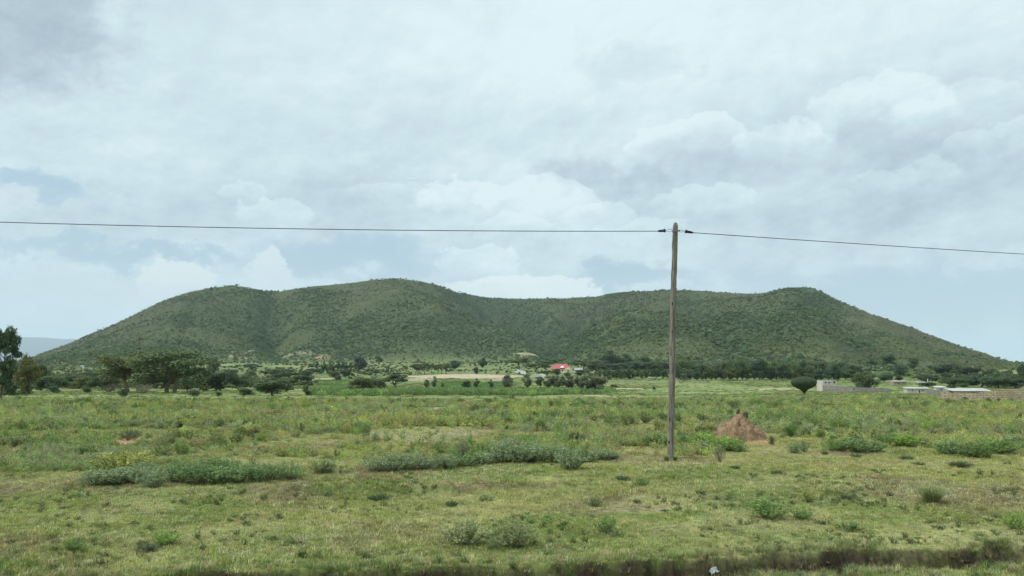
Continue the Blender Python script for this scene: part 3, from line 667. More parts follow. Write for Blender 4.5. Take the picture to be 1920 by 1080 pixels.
# distant field growth
C_far = proto_coll('field_plant', [forb_mesh(170+i, 16, 6, .5, .75, .10) for i in range(4)])
x, y = wedge(70000, 85, 640, g, -.1, .74); z = H(x, y); px, py = project(x, y, z); m, _ = patch_mask(x, y)
dn = sst(-.1, .5, fbm(x, y*.4, 22, 5, 57)+.4*fbm(x, y*.5, 5, 3, 58))*sst(80, 120, y)*(1-m)*np.where((px < 1140) & (py > 740), .25, 1)
keep = (g.random(len(x)) < dn*.8+.08*(1-m)) & ~crop_mask(px, py); x, y, z = x[keep], y[keep], z[keep]
tint = jit(np.where((g.random(len(x)) < .45)[:, None], np.array((.19, .25, .10)), np.array((.32, .36, .14))), g, .18)
scatter('field_growth', np.stack([x, y, z-.05], 1), g.uniform(.5, 1.3, len(x))*(.8+y/500), tint, C_far, 'low green growth over the far side of the plain', 'vegetation', 5, g.uniform(.35, .8, len(x)))
# crops
x, y = wedge(300000, 150, 700, g, .2, .5); z = H(x, y); px, py = project(x, y, z); keep = crop_mask(px, py) & (g.random(len(x)) < .8); x, y, z = x[keep], y[keep], z[keep]
tint = jit(np.where((fbm(x, y, 15, 3, 59) > .1)[:, None], np.array((.27, .38, .13)), np.array((.19, .28, .10))), g, .2)
scatter('crops', np.stack([x, y, z], 1), g.uniform(.9, 1.6, len(x)), tint, C_far, 'bright green crop growing in strips beyond the plain', 'crops', 6, g.uniform(1.4, 2.4, len(x)))
# hillside bush
def shrub_far(seed, n, low=.1, flat=False):
    g_ = np.random.default_rng(seed); bl = []
    for k_ in range(7):
        a = g_.uniform(0, 6.28); rr = g_.uniform(0, .3); bl.append((math.cos(a)*rr, math.sin(a)*rr, (g_.uniform(.55, .7) if flat else g_.uniform(.2, .6)), g_.uniform(.18, .28), g_.uniform(.18, .28), .09 if flat else g_.uniform(.14, .25)))
    V, Q, lv = blob_leaves(bl, n, .095, g_, .3 if flat else .1, .6, .7)
    return mesh_np('shrub', V, Q, M_inst, False, {'lv': ('FLOAT', lv)})
C_hill = proto_coll('hill_bush', [shrub_far(190+i, 110, flat=(i > 3)) for i in range(6)])
x, y = wedge(250000, 640, 2950, g, -.1, .70); u, Rr, B, t = hill_t(x, y); z = H(x, y)
gl = gully(u, np.clip(t, 0, 1)); px, py = project(x, y, z)
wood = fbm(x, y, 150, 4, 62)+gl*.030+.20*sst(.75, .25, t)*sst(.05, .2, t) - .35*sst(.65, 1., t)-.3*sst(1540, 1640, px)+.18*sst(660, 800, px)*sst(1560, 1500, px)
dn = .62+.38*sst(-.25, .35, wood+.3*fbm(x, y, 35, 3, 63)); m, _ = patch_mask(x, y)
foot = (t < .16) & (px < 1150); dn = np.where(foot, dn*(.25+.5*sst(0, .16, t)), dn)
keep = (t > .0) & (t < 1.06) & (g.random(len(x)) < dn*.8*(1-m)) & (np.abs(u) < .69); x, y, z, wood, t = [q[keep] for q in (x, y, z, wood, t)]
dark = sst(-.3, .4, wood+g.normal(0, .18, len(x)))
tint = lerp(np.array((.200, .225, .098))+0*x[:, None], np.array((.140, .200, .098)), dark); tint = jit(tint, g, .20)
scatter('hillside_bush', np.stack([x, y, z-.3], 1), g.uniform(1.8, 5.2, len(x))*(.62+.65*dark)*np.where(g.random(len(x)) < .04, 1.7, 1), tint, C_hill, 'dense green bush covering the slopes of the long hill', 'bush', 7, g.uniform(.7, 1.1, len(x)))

# bushland between the plain and the hill
x, y = wedge(60000, 235, 1150, g, 0., .70); u, Rr, B, t = hill_t(x, y); z = H(x, y); px, py = project(x, y, z); m, _ = patch_mask(x, y)
dn = sst(-.15, .35, fbm(x, y, 45, 4, 64)+.35*fbm(x, y, 14, 3, 65))*(1-m)
dn = dn*np.where(px < 590, sst(736, 730, py)*.85, np.where(px < 1150, sst(716, 700, py)*.5, np.where(px < 1610, sst(713, 709, py)*.5, sst(716, 706, py)*.6)))
keep = (g.random(len(x)) < dn*.55) & ~crop_mask(px, py) & ~((px > 1036) & (px < 1084) & (py > 697) & (py < 713)) & (t < .02) & (np.abs(u) < .69); x, y, z = x[keep], y[keep], z[keep]
tint = jit(lerp(np.array((.075, .11, .05))+0*x[:, None], np.array((.15, .18, .08)), sst(-.3, .4, fbm(x, y, 40, 3, 67))), g, .2)
scatter('bushland', np.stack([x, y, z-.2], 1), g.uniform(1.6, 4.6, len(x)), tint, C_hill, 'broken green bushland between the plain and the hill', 'bush', 8, g.uniform(.6, 1.0, len(x)))

# ------------------------------------------------------------------ trees as things
PR = {
 'A': [proto_acacia(301), proto_acacia(302, clumps=10), proto_acacia(303, clumps=15, low=.55)],
 'D': [proto_acacia(311, low=.26, clumps=22, thick=.16, n=5200), proto_acacia(312, low=.2, clumps=24, thick=.16, n=5400)],
 'Y': [proto_acacia(321, ((-.12, 0),), M_ybark, 8000, 30, .13, .42, .019), proto_acacia(322, ((-.08, 0), (.05, .03)), M_ybark, 9000, 34, .14, .38, .019)],
 'R': [proto_round(331), proto_round(332, low=.10), proto_round(333, low=.03, clumps=24), proto_round(334, low=.12)],
 'L': [proto_round(341, low=.26, clumps=15, n=2600, tr=.022), proto_round(342, low=.34, clumps=13, n=2400, tr=.02), proto_round(343, low=.18, clumps=16, n=2600, tr=.022)],
 'T': [proto_tall(351)],
 'B': [proto_bush(361), proto_bush(362), proto_bush(363, clumps=16)],
}
NAMES = {'A': ('acacia_tree', 'tree'), 'D': ('acacia_tree', 'tree'), 'Y': ('acacia_tree', 'tree'), 'R': ('broadleaf_tree', 'tree'), 'L': ('slender_tree', 'tree'), 'T': ('tall_tree', 'tree'), 'B': ('bush', 'bush')}
CT = {'g': (.115, .165, .075), 'd': (.080, .120, .062), 'y': (.17, .175, .07), 'o': (.135, .165, .065), 'b': (.095, .145, .09), 'G': (.14, .22, .06), 'w': (.17, .145, .095), 's': (.155, .185, .115)}
tr = random.Random(5)
def tree(kind, px, by, ty, wpx, ct, label, group=None, var=None, depth=None):
    x, y, z = hit(px, by) if depth is None else (float(pix_dir(px, by)[0]*depth), depth, None)
    if z is None: z = float(H(x, y))
    ux, uz = pix_dir(px, ty); h = CAMZ+float(uz)*y - z; wd = wpx*math.hypot(x, y)/F/math.hypot(x/y, 1)*1.05
    crown, stem = PR[kind][tr.randrange(len(PR[kind])) if var is None else var]
    nm, cat = NAMES[kind]
    e = empty(nm, (x, y, z), tr.uniform(0, 6.28) if kind not in 'TY' else 0, label, cat, group)
    q = tr.uniform(.88, 1.14); col = tuple(c_*q*tr.uniform(.95, 1.05) for c_ in CT[ct])+(1,)
    for nm2, me in (('trunk' if kind != 'B' else 'stems', stem), ('crown' if kind != 'B' else 'foliage', crown)):
        o = obj(nm2, me, e); o.scale = (wd, wd, h)
        if me is crown: o.color = col
    return e
TREES = [
 ('T', 2, 758, 614, 72, 'd', 'tall dark broadleaf tree cut by the left edge of the photo'),
 ('R', 50, 742, 659, 54, 'y', 'yellowing tree beside the tall dark tree at the far left'),
 ('R', 76, 733, 683, 34, 'd', 'small dark round tree just right of the yellowing tree'),
 ('B', 22, 742, 716, 50, 'd', 'dark bush under the tall tree at the left edge'),
 ('B', 52, 741, 722, 44, 'g', 'green bush under the yellowing tree'),
 ('D', 96, 733, 703, 60, 'g', 'low spreading acacia, first of the band right of the yellowing tree'),
 ('B', 100, 738, 719, 34, 'b', 'blue-green bush in front of the low spreading acacia at left'),
 ('D', 136, 726, 699, 62, 'g', 'low acacia between the left-edge trees and the grey dry shrubs, set furthest back'),
 ('D', 164, 731, 703, 58, 'o', 'olive low acacia left of the grey dry shrubs'),
 ('B', 162, 737, 724, 22, 'd', 'small dark bush under the olive low acacia'),
 ('D', 196, 732, 703, 56, 'd', 'dark low acacia behind the left dry shrub'),
 ('B', 231, 746, 726, 26, 'd', 'dark rounded bush standing in front of the tall acacias with pale trunks'),
 ('Y', 250, 736, 656, 128, 'o', 'left one of the two tall acacias, its pale trunk leaning left', None, 0),
 ('Y', 322, 738, 653, 142, 'g', 'right and bigger one of the two tall acacias, with two pale yellow trunks', None, 1),
 ('D', 300, 728, 690, 90, 'd', 'dark tree filling the gap behind the two pale yellow trunks'),
 ('R', 350, 736, 688, 40, 'g', 'green tree at the right foot of the tall acacias'),
 ('D', 378, 734, 690, 62, 'o', 'low acacia touching the tall acacias on their right'),
 ('D', 416, 734, 694, 66, 'd', 'dark low acacia, second to the right of the tall acacias'),
 ('D', 448, 732, 700, 44, 'g', 'small low acacia, third to the right of the tall acacias'),
 ('B', 362, 743, 727, 34, 's', 'grey-green bush at the right foot of the tall acacias'),
 ('B', 408, 743, 732, 22, 'o', 'tiny olive bush in front of the dark low acacia'),
 ('B', 455, 742, 723, 50, 'g', 'wide green bush in front of the third low acacia'),
 ('R', 400, 702, 668, 32, 'g', 'round tree on the hill foot behind the low acacias'),
 ('A', 472, 697, 681, 36, 'd', 'flat dark little acacia on the hill foot, left of the pale rock scar'),
 ('D', 512, 742, 707, 78, 'g', 'wide blurred acacia left of the crop strip, nearer of the overlapping pair'),
 ('A', 547, 728, 695, 82, 'd', 'dark flat-topped acacia overlapping the wide acacia from behind'),
 ('B', 575, 742, 728, 24, 'd', 'dark bush at the left end of the crop strip'),
 ('B', 633, 716, 701, 20, 'd', 'small round dark bush behind the crop field'),
 ('B', 655, 738, 719, 26, 's', 'grey-green bush at the front edge of the crop, left of the acacia clump'),
 ('D', 676, 736, 703, 50, 'o', 'left acacia of the three standing in the crop'),
 ('D', 704, 734, 705, 42, 's', 'greyish middle acacia of the three standing in the crop'),
 ('A', 740, 732, 700, 52, 'd', 'dark umbrella-shaped right acacia of the three standing in the crop'),
 ('L', 800, 733, 709, 13, 's', 'thin pale tree standing in the middle of the crop, left of a pair'),
 ('L', 814, 732, 705, 15, 's', 'thin pale tree standing in the middle of the crop, right of a pair'),
 ('L', 830, 731, 716, 8, 'g', 'tiny thin tree right of the pair in the crop'),
 ('R', 874, 732, 712, 24, 'd', 'dark leafy tree at the back of the crop, left of the slender tree'),
 ('L', 893, 732, 709, 15, 'g', 'slender tree touching the dark leafy tree in the crop'),
 ('L', 921, 731, 711, 12, 'd', 'narrow dark tree between the slender tree and the grey round tree'),
 ('R', 951, 733, 702, 25, 's', 'grey-green round tree with clear sky-free gaps on both sides, left of the white arches'),
 ('L', 989, 734, 701, 25, 's', 'tall-trunked grey tree left of the white arches'),
 ('B', 975, 734, 724, 22, 'd', 'dark bush at the foot of the grey tree left of the white arches'),
 ('L', 1014, 734, 704, 26, 's', 'single dark-trunked tree directly in front of the white arches'),
 ('D', 1112, 738, 700, 52, 's', 'biggest grey tree, at the right end of the row in front of the villa'),
 ('B', 1148, 727, 719, 28, 'g', 'low bush right of the biggest grey tree'),
 ('R', 893, 702, 688, 15, 'd', 'lone dark round tree standing on the bare pale strip'),
 ('A', 710, 690, 666, 16, 'd', 'single small dark tree standing above the others on the hill foot'),
 ('R', 673, 696, 668, 36, 'b', 'large blue-green tree on the hill foot above the crop'),
 ('R', 852, 693, 675, 28, 'b', 'blue-green round tree at the right end of the hill foot row'),
 ('R', 905, 690, 671, 24, 'b', 'small blue-green tree uphill of the lone dark round tree'),
 ('R', 1045, 704, 691, 19, 'd', 'dark shrubby tree directly in front of the red roof'),
 ('R', 1064, 707, 698, 16, 'g', 'small green tree in front of the yellow gable'),
 ('R', 1088, 705, 692, 28, 'd', 'dark tree in front of the small white-roofed outbuilding'),
 ('A', 1004, 697, 677, 50, 'g', 'wide flat acacia left of the red roof, lower of two'),
 ('A', 975, 690, 670, 44, 'o', 'wide flat acacia left of the red roof, upper of two'),
 ('A', 1030, 690, 672, 40, 'g', 'flat acacia crown rising just behind the red roof at its left'),
 ('A', 1092, 692, 671, 50, 'g', 'flat acacia behind the small white-roofed outbuilding'),
 ('A', 1120, 704, 677, 38, 'd', 'dark acacia at the left end of the long row of thin trunks'),
 ('R', 1145, 692, 656, 48, 'd', 'big dark tree clump rising above the long row of thin trunks'),
 ('R', 1172, 690, 663, 40, 'b', 'blue-green tree just right of the big dark clump'),
 ('R', 1208, 690, 668, 40, 'g', 'green tree between the big dark clump and the pole'),
 ('A', 1283, 716, 706, 22, 'b', 'tiny flat tree standing alone just right of the pole'),
 ('B', 1225, 731, 723, 10, 'd', 'tiny dark bush left of the pole on the far plain'),
 ('R', 1531, 714, 696, 22, 'd', 'small dark round tree behind the umbrella-shaped euphorbia'),
 ('D', 1622, 734, 697, 48, 'g', 'dense acacia standing at the grey wall'),
 ('D', 1660, 717, 700, 30, 'b', 'low tree right of the acacia at the grey wall'),
 ('R', 1635, 690, 672, 24, 'd', 'dark tree on the lower slope above the dense acacia'),
 ('R', 1688, 706, 682, 34, 'b', 'blue-green tree just right of the far white roofs'),
 ('R', 1668, 690, 664, 40, 'd', 'dark tree in the slope hollow above the far white roofs'),
 ('R', 1712, 692, 668, 34, 'g', 'green tree on the slope right of the slope hollow'),
 ('R', 1686, 716, 703, 18, 'd', 'small dark tree behind the low tan compound'),
 ('R', 1728, 714, 702, 24, 'd', 'dark tree left of the white flagpole'),
 ('R', 1748, 716, 702, 20, 'g', 'green tree right of the white flagpole'),
 ('D', 1772, 704, 680, 54, 'b', 'broad tree on the slope foot above the brick compound'),
 ('D', 1792, 728, 706, 56, 'g', 'low spreading tree directly behind the left corner of the brick wall'),
 ('D', 1812, 712, 682, 50, 'd', 'dark spreading tree behind the tin-roofed shed'),
 ('D', 1838, 726, 702, 58, 'b', 'wide tree rising above the tin-roofed shed'),
 ('D', 1872, 728, 704, 52, 'g', 'spreading tree behind the long brick wall, right of the shed'),
 ('R', 1858, 706, 690, 34, 'g', 'small tree on the bare slope above the shed'),
 ('D', 1902, 728, 706, 50, 'b', 'spreading tree behind the brick wall near the right edge'),
 ('R', 1888, 712, 695, 30, 's', 'greyish tree on the slope foot near the right edge'),
 ('R', 1919, 722, 682, 26, 'd', 'tall dark tree cut by the right edge of the photo'),
 ('D', 1740, 726, 716, 30, 'd', 'low dark tree hiding behind the tan compound'),
 ('B', 1784, 757, 747, 14, 's', 'leftmost small bush at the foot of the brick wall'),
 ('B', 1809, 756, 742, 20, 's', 'largest grey bush at the foot of the brick wall'),
 ('B', 1853, 757, 744, 16, 'g', 'green bush at the foot of the brick wall, right of the tin roof'),
 ('B', 1873, 756, 745, 12, 'd', 'small dark round bush at the foot of the brick wall'),
 ('B', 1897, 757, 745, 14, 's', 'rightmost small bush at the foot of the brick wall'),
]
for a in TREES: tree(*a)
ORD = 'first second third fourth fifth sixth seventh eighth ninth tenth eleventh twelfth thirteenth fourteenth fifteenth sixteenth seventeenth eighteenth nineteenth twentieth twenty-first twenty-second'.split()
def row(kind, px0, px1, n, by, ty, wpx, cts, label, group, jx=.35, jb=2, jt=4, var=None):
    for i in range(n):
        px = px0+(px1-px0)*(i+.5)/n + tr.uniform(-jx, jx)*(px1-px0)/n
        tree(kind, px, by+tr.uniform(-jb, jb), ty+tr.uniform(-jt, jt), wpx*tr.uniform(.8, 1.25), tr.choice(cts), '%s, %s from the left' % (label, ORD[i]), group, var)
row('L', 1026, 1096, 8, 734, 703, 23, 's', 'grey leafy tree in the row before the villa', 'row of grey trees in front of the villa', jb=1, jt=2)
row('L', 592, 662, 9, 699, 680, 13, 'db', 'small hill-foot tree in the thin-trunked row above the crop', 'row of thin trees above the crop', jb=1.5, jt=3)
row('A', 772, 846, 7, 701, 680, 22, 'go', 'small spreading tree above the bare pale strip', 'row of small trees above the bare strip', jb=1.5, jt=3)
row('L', 1124, 1252, 22, 711.5, 692, 12, 'gdb', 'slim tree in the long row left of the pole', 'long row of thin-trunked trees', jb=.6, jt=2)
row('R', 1268, 1360, 9, 713, 688, 22, 'gbs', 'tree in the belt just right of the pole', 'tree belt just right of the pole', jb=.8, jt=8)
row('R', 1355, 1500, 14, 713, 681, 27, 'gbdo', 'tree in the dark belt between pole and euphorbia', 'dark tree belt between pole and euphorbia', jb=1.0, jt=9)
row('R', 1504, 1600, 9, 713, 683, 26, 'bdg', 'tree in the belt behind the white block house', 'dark tree belt behind the white block house', jb=1.0, jt=9)
row('D', 1275, 1600, 15, 708, 678, 40, 'gobs', 'spreading tree behind the dark belt', 'spreading trees behind the belt', jb=2, jt=6)
row('D', 1105, 1260, 10, 694, 678, 34, 'gb', 'spreading acacia behind the long slim-trunked row', 'acacias behind the long row', jb=3, jt=4)
row('R', 1730, 1915, 11, 716, 700, 26, 'gb', 'tree at the right foot of the hill', 'trees at the right foot of the hill', jb=3, jt=4)
row('D', 104, 215, 6, 722, 699, 36, 'dg', 'tree at the left foot of the hill', 'trees at the left foot of the hill', jb=4, jt=4)
row('D', 430, 660, 9, 706, 692, 26, 'gdo', 'scattered hill-foot acacia above the crop', 'scattered acacias on the hill foot', jb=5, jt=3)

# dry leafless shrubs
def proto_dry(seed):
    g_ = np.random.default_rng(seed); mb = MB()
    for k_ in range(26):
        a = g_.uniform(0, 6.28); e = (math.cos(a)*g_.uniform(.1, .5), math.sin(a)*g_.uniform(.1, .5), g_.uniform(.5, 1)); limb(mb, (0, 0, -.02), e, .012, .004, g_, .1, 5, 4)
        for q in range(7):
            t_ = g_.uniform(.4, 1); s0 = np.array(e)*t_; limb(mb, s0, s0+g_.normal(size=3)*.14, .006, .002, g_, .1, 3, 3)
    return mb.mesh('twigs', M_twig)
dry_m = [proto_dry(401), proto_dry(402)]
def dry(px, by, ty, wpx, label, i=0):
    x, y, z = hit(px, by); ux, uz = pix_dir(px, ty); h = CAMZ+float(uz)*y-z; wd = wpx*y/F
    e = empty('dry_shrub', (x, y, z), tr.uniform(0, 6), label, 'shrub'); o = obj('twigs', dry_m[i], e); o.scale = (wd, wd, h)
dry(204, 736, 718, 34, 'pale leafless shrub left of the tall acacias')
dry(268, 739, 718, 46, 'wide pale leafless shrub in front of the tall acacias', 1)
dry(325, 728, 705, 24, 'dead grey branches beside the right pale trunk')
dry(958, 866, 820, 26, 'thin bare twiggy plant above the long row of grey-green shrubs', 1)
dry(1350, 868, 832, 30, 'grey bare twiggy plant left of the termite mound')
dry(870, 862, 822, 26, 'bare dark twigs standing behind the long row of grey-green shrubs')

# umbrella euphorbia
def euphorbia():
    x, y, z = hit(1508, 741); _, uz = pix_dir(1508, 706); h = CAMZ+float(uz)*y-z; w2 = 23.5*y/F
    e = empty('euphorbia_tree', (x, y, z), 0, 'umbrella-shaped dark green euphorbia tree alone on the plain', 'tree')
    g_ = np.random.default_rng(5); mb = MB(); N = 420
    for k_ in range(N):
        a = k_*2.39996; rr = math.sqrt((k_+.5)/N); top = h*(.66+.34*math.sqrt(max(0, 1-rr**2.2)))*g_.uniform(.985, 1.01)
        p0 = np.array((0, 0, h*.10)); p1 = np.array((math.cos(a)*rr*w2*.27, math.sin(a)*rr*w2*.27, h*.30)); p2 = np.array((math.cos(a)*rr*w2*.86, math.sin(a)*rr*w2*.86, h*(.50+.04*rr))); p3 = np.array((math.cos(a)*rr*w2, math.sin(a)*rr*w2, top))
        mb.tube([p0, p1, (p1+p2)/2*[1, 1, .97], p2, (p2+p3)/2, p3], [.05, .07, .12, .17, .17, .10], 5)
    m = mat_plain('euphorbia_stems', (.030, .050, .022), (.055, .080, .035), 3, .7, .1, 20)
    mb.build('crown', m, e, True)
    t_ = MB(); t_.tube([(0, 0, -.2), (.03, 0, h*.08), (0, 0, h*.2)], [.30, .22, .26], 10); t_.build('trunk', M_bark, e, True)
euphorbia()

# ------------------------------------------------------------------ shrubs as things (near)
SH = [proto_stems(501), proto_stems(502, 80, 20), proto_stems(503, 70, 24, .55), proto_stems(504, 90, 18, .5)]
SHL = [proto_stems(511, 46, 30, .5, .6, .036), proto_stems(512, 54, 26, .55, .6, .034)]        # looser
SHG = []                                                                                        # grassy tussocks
for q in range(2):
    V, Q, T_, lv = blades(np.random.default_rng(520+q), 520, 1.0, .20, .010, 1.15); SHG.append(mesh_np('blades', V, [np.array(Q), np.array(T_)], M_leaf, False, {'lv': ('FLOAT', lv)}))
SC = {'s': (.29, .37, .20), 'S': (.23, .33, .14), 'g': (.19, .29, .09), 'G': (.27, .41, .09), 'd': (.10, .15, .07), 'y': (.36, .38, .11), 'o': (.25, .29, .13)}
def shrub(kind, px, by, ty, wpx, ct, label, group=None):
    x, y, z = hit(px, by); ux, uz = pix_dir(px, ty); h = CAMZ+float(uz)*y-z; wd = wpx*math.hypot(x, y)/F*1.0
    q = tr.uniform(.9, 1.1); col = tuple(c_*q for c_ in SC[ct])+(1,)
    if kind == 't':
        e = empty('grass_tussock', (x, y, z), tr.uniform(0, 6), label, 'grass tussock', group); o = obj('blades', SHG[tr.randrange(2)], e); o.scale = (wd*.7, wd*.7, h*1.15); o.color = col; return
    pf = SH if kind == 's' else SHL; f, st = pf[tr.randrange(len(pf))]
    h *= tr.uniform(.8, 1.32) if group else 1
    e = empty('shrub', (x, y, z), tr.uniform(0, 6), label, 'shrub', group)
    for nm, me in (('stems', st), ('foliage', f)):
        o = obj(nm, me, e); o.scale = (wd, wd, h)
        if me is f: o.color = col
LG = 'grey-green shrub in the clump at lower left'; LGg = 'grey-green clump at lower left'
for i, a in enumerate(sorted(((178, 911, 882, 60), (215, 908, 876, 66), (252, 906, 874, 64), (285, 914, 884, 56), (300, 900, 872, 60), (232, 898, 870, 70), (268, 892, 868, 60)))): shrub('s', *a, 's', '%s, %s from the left' % (LG, ORD[i]), LGg)
MG = 'green shrub in the thicket right of the grey-green clump'; MGg = 'thicket right of the grey-green clump'
for i, a in enumerate(sorted(((335, 905, 864, 64), (372, 908, 862, 70), (410, 906, 860, 70), (445, 905, 860, 64), (480, 903, 862, 60), (512, 901, 866, 56), (545, 899, 868, 50), (395, 892, 854, 60), (430, 888, 850, 56), (350, 894, 862, 60)))): shrub('s', *a, 'S', '%s, %s from the left' % (MG, ORD[i]), MGg)
CG = 'leafy shrub in the long row left of the pole'; CGg = 'long row of shrubs left of the pole'
for i, a in enumerate(sorted(((705, 884, 846, 60), (738, 884, 843, 66), (770, 882, 842, 64), (800, 880, 846, 56), (835, 878, 848, 60), (870, 874, 845, 60), (905, 870, 842, 60), (942, 868, 832, 70), (975, 868, 828, 64), (1010, 866, 830, 64), (1045, 868, 834, 60),
          (1072, 880, 838, 70), (1100, 866, 836, 60), (1130, 862, 838, 50), (1150, 862, 842, 34), (960, 856, 822, 70), (1000, 852, 822, 60)))): shrub('s', *a, tr.choice('sSs'), '%s, %s from the left' % (CG, ORD[i]), CGg)
for a in (
 ('l', 868, 1022, 972, 90, 'o', 'left part of the big loose shrub pair in the middle foreground'),
 ('l', 955, 1024, 972, 110, 'o', 'right and wider shrub of the loose pair in the middle foreground'),
 ('l', 1138, 1000, 962, 46, 'g', 'small upright green shrub in the foreground below the pole'),
 ('l', 1112, 950, 926, 40, 'o', 'small thin olive shrub above the small upright green one'),
 ('l', 306, 1022, 990, 60, 'G', 'bright green little shrub in the left foreground'),
 ('s', 273, 1034, 1018, 40, 'd', 'dark low plant beside the bright green little shrub'),
 ('l', 134, 1032, 1006, 44, 'g', 'small green weed at the far left of the foreground'),
 ('s', 712, 938, 924, 46, 'd', 'dark low plant in the short grass below the long shrub row'),
 ('s', 847, 952, 936, 28, 'd', 'small dark weed in the short grass centre'),
 ('s', 912, 940, 926, 34, 'o', 'small olive weed right of the small dark weed'),
 ('s', 1168, 902, 890, 30, 'd', 'left dark green plant of the pair below the pole'),
 ('s', 1205, 912, 890, 42, 'g', 'right brighter plant of the pair below the pole'),
 ('t', 1748, 943, 903, 74, 'o', 'round fluffy grass tussock on the right slope of the foreground'),
 ('l', 1908, 992, 958, 50, 'G', 'vivid green shrub at the right edge of the foreground'),
 ('l', 1515, 942, 914, 34, 'y', 'yellow-green shrub right of centre in the short grass'),
 ('l', 1440, 972, 932, 90, 'g', 'wide thin shrub left of the yellow-green one'),
 ('l', 1500, 974, 950, 50, 'g', 'thin shrub just below the yellow-green one'),
 ('s', 1588, 936, 927, 36, 'd', 'flat dark plant right of the yellow-green shrub'),
 ('l', 1590, 994, 976, 60, 'g', 'low green shrub near the ditch at right'),
 ('s', 1378, 880, 871, 24, 'd', 'dark little cushion plant right of the pole foot'),
 ('s', 1458, 889, 880, 26, 'd', 'dark cushion plant, second one right of the pole foot'),
 ('s', 1547, 853, 844, 16, 'd', 'leftmost tiny dark cushion on the bare rise'),
 ('s', 1606, 858, 848, 24, 'd', 'tiny dark cushion in the middle of the bare rise'),
 ('s', 1700, 862, 853, 30, 'd', 'flat dark cushion right of the bare rise'),
 ('s', 1722, 872, 865, 24, 'd', 'small flat dark cushion below the other at the right rise'),
 ('s', 1800, 874, 864, 44, 'd', 'wide flat dark cushion on the right slope'),
 ('s', 1080, 834, 805, 36, 'd', 'dark round bush left of the pole, behind the long shrub row'),
 ('s', 245, 826, 802, 40, 'd', 'dark green bush above the pink bare patch'),
 ('s', 162, 856, 828, 42, 'g', 'green bush at the left of the pink bare patch'),
 ('s', 92, 812, 795, 34, 'd', 'dark bush near the left edge of the scrub'),
 ('s', 340, 802, 782, 44, 'y', 'yellow-green bush in the scrub left of centre'),
 ('s', 225, 884, 838, 100, 'y', 'large mustard-yellow bush behind the grey-green clump'),
 ('s', 250, 874, 836, 70, 'y', 'small yellow bush joined to the large mustard one'),
 ('s', 1320, 840, 806, 66, 'G', 'bright green bush beside the mound at its left'),
 ('s', 1362, 846, 812, 60, 'G', 'vivid green bush at the left foot of the termite mound'),
 ('s', 1290, 838, 810, 60, 'g', 'green bush just right of the pole behind the grass'),
 ('s', 1322, 846, 822, 40, 's', 'grey-green bush in front of the bright green one by the mound'),
 ('s', 1232, 836, 808, 60, 'g', 'green bush just left of the pole behind the grass'),
 ('s', 1385, 848, 826, 40, 'g', 'small green bush touching the foot of the mound'),
 ('l', 1490, 850, 828, 34, 's', 'thin grey shrub right of the mound'),
 ('l', 1508, 848, 822, 20, 'o', 'single thin upright plant right of the mound'),
 ('s', 1570, 846, 818, 56, 'g', 'leftmost green bush of the thicket right of the mound'),
 ('s', 1610, 848, 815, 64, 'S', 'grey-green bush in the middle of the thicket right of the mound'),
 ('s', 1640, 848, 824, 44, 'S', 'right grey-green bush of the thicket right of the mound'),
 ('s', 1665, 836, 808, 76, 'g', 'rich green wide bush behind the thicket at right'),
 ('s', 1700, 838, 808, 50, 'G', 'bright green bush right of the rich green wide one'),
 ('s', 1790, 852, 820, 70, 'S', 'left bush of the big dark thicket at right'),
 ('s', 1830, 858, 824, 70, 'g', 'front bush of the big dark thicket at right'),
 ('s', 1875, 850, 818, 80, 'g', 'right bush of the big dark thicket at right'),
 ('s', 1912, 840, 812, 50, 'S', 'bush cut by the right edge beside the dark thicket'),
 ('s', 605, 888, 858, 54, 'o', 'olive bush alone between the thicket and the long row'),
 ('s', 30, 838, 812, 60, 'o', 'olive bush at the left edge of the scrub'),
 ('s', 658, 783, 770, 26, 'd', 'small dark bush beside the pale track in the scrub'),
 ('t', 1250, 866, 850, 22, 'o', 'grass tuft growing at the left of the pole foot'),
 ('t', 1266, 865, 852, 18, 'g', 'grass tuft growing at the right of the pole foot'),
 ('s', 770, 890, 882, 12, 'o', 'tiny tuft in front of the long row'),
): shrub(*a)

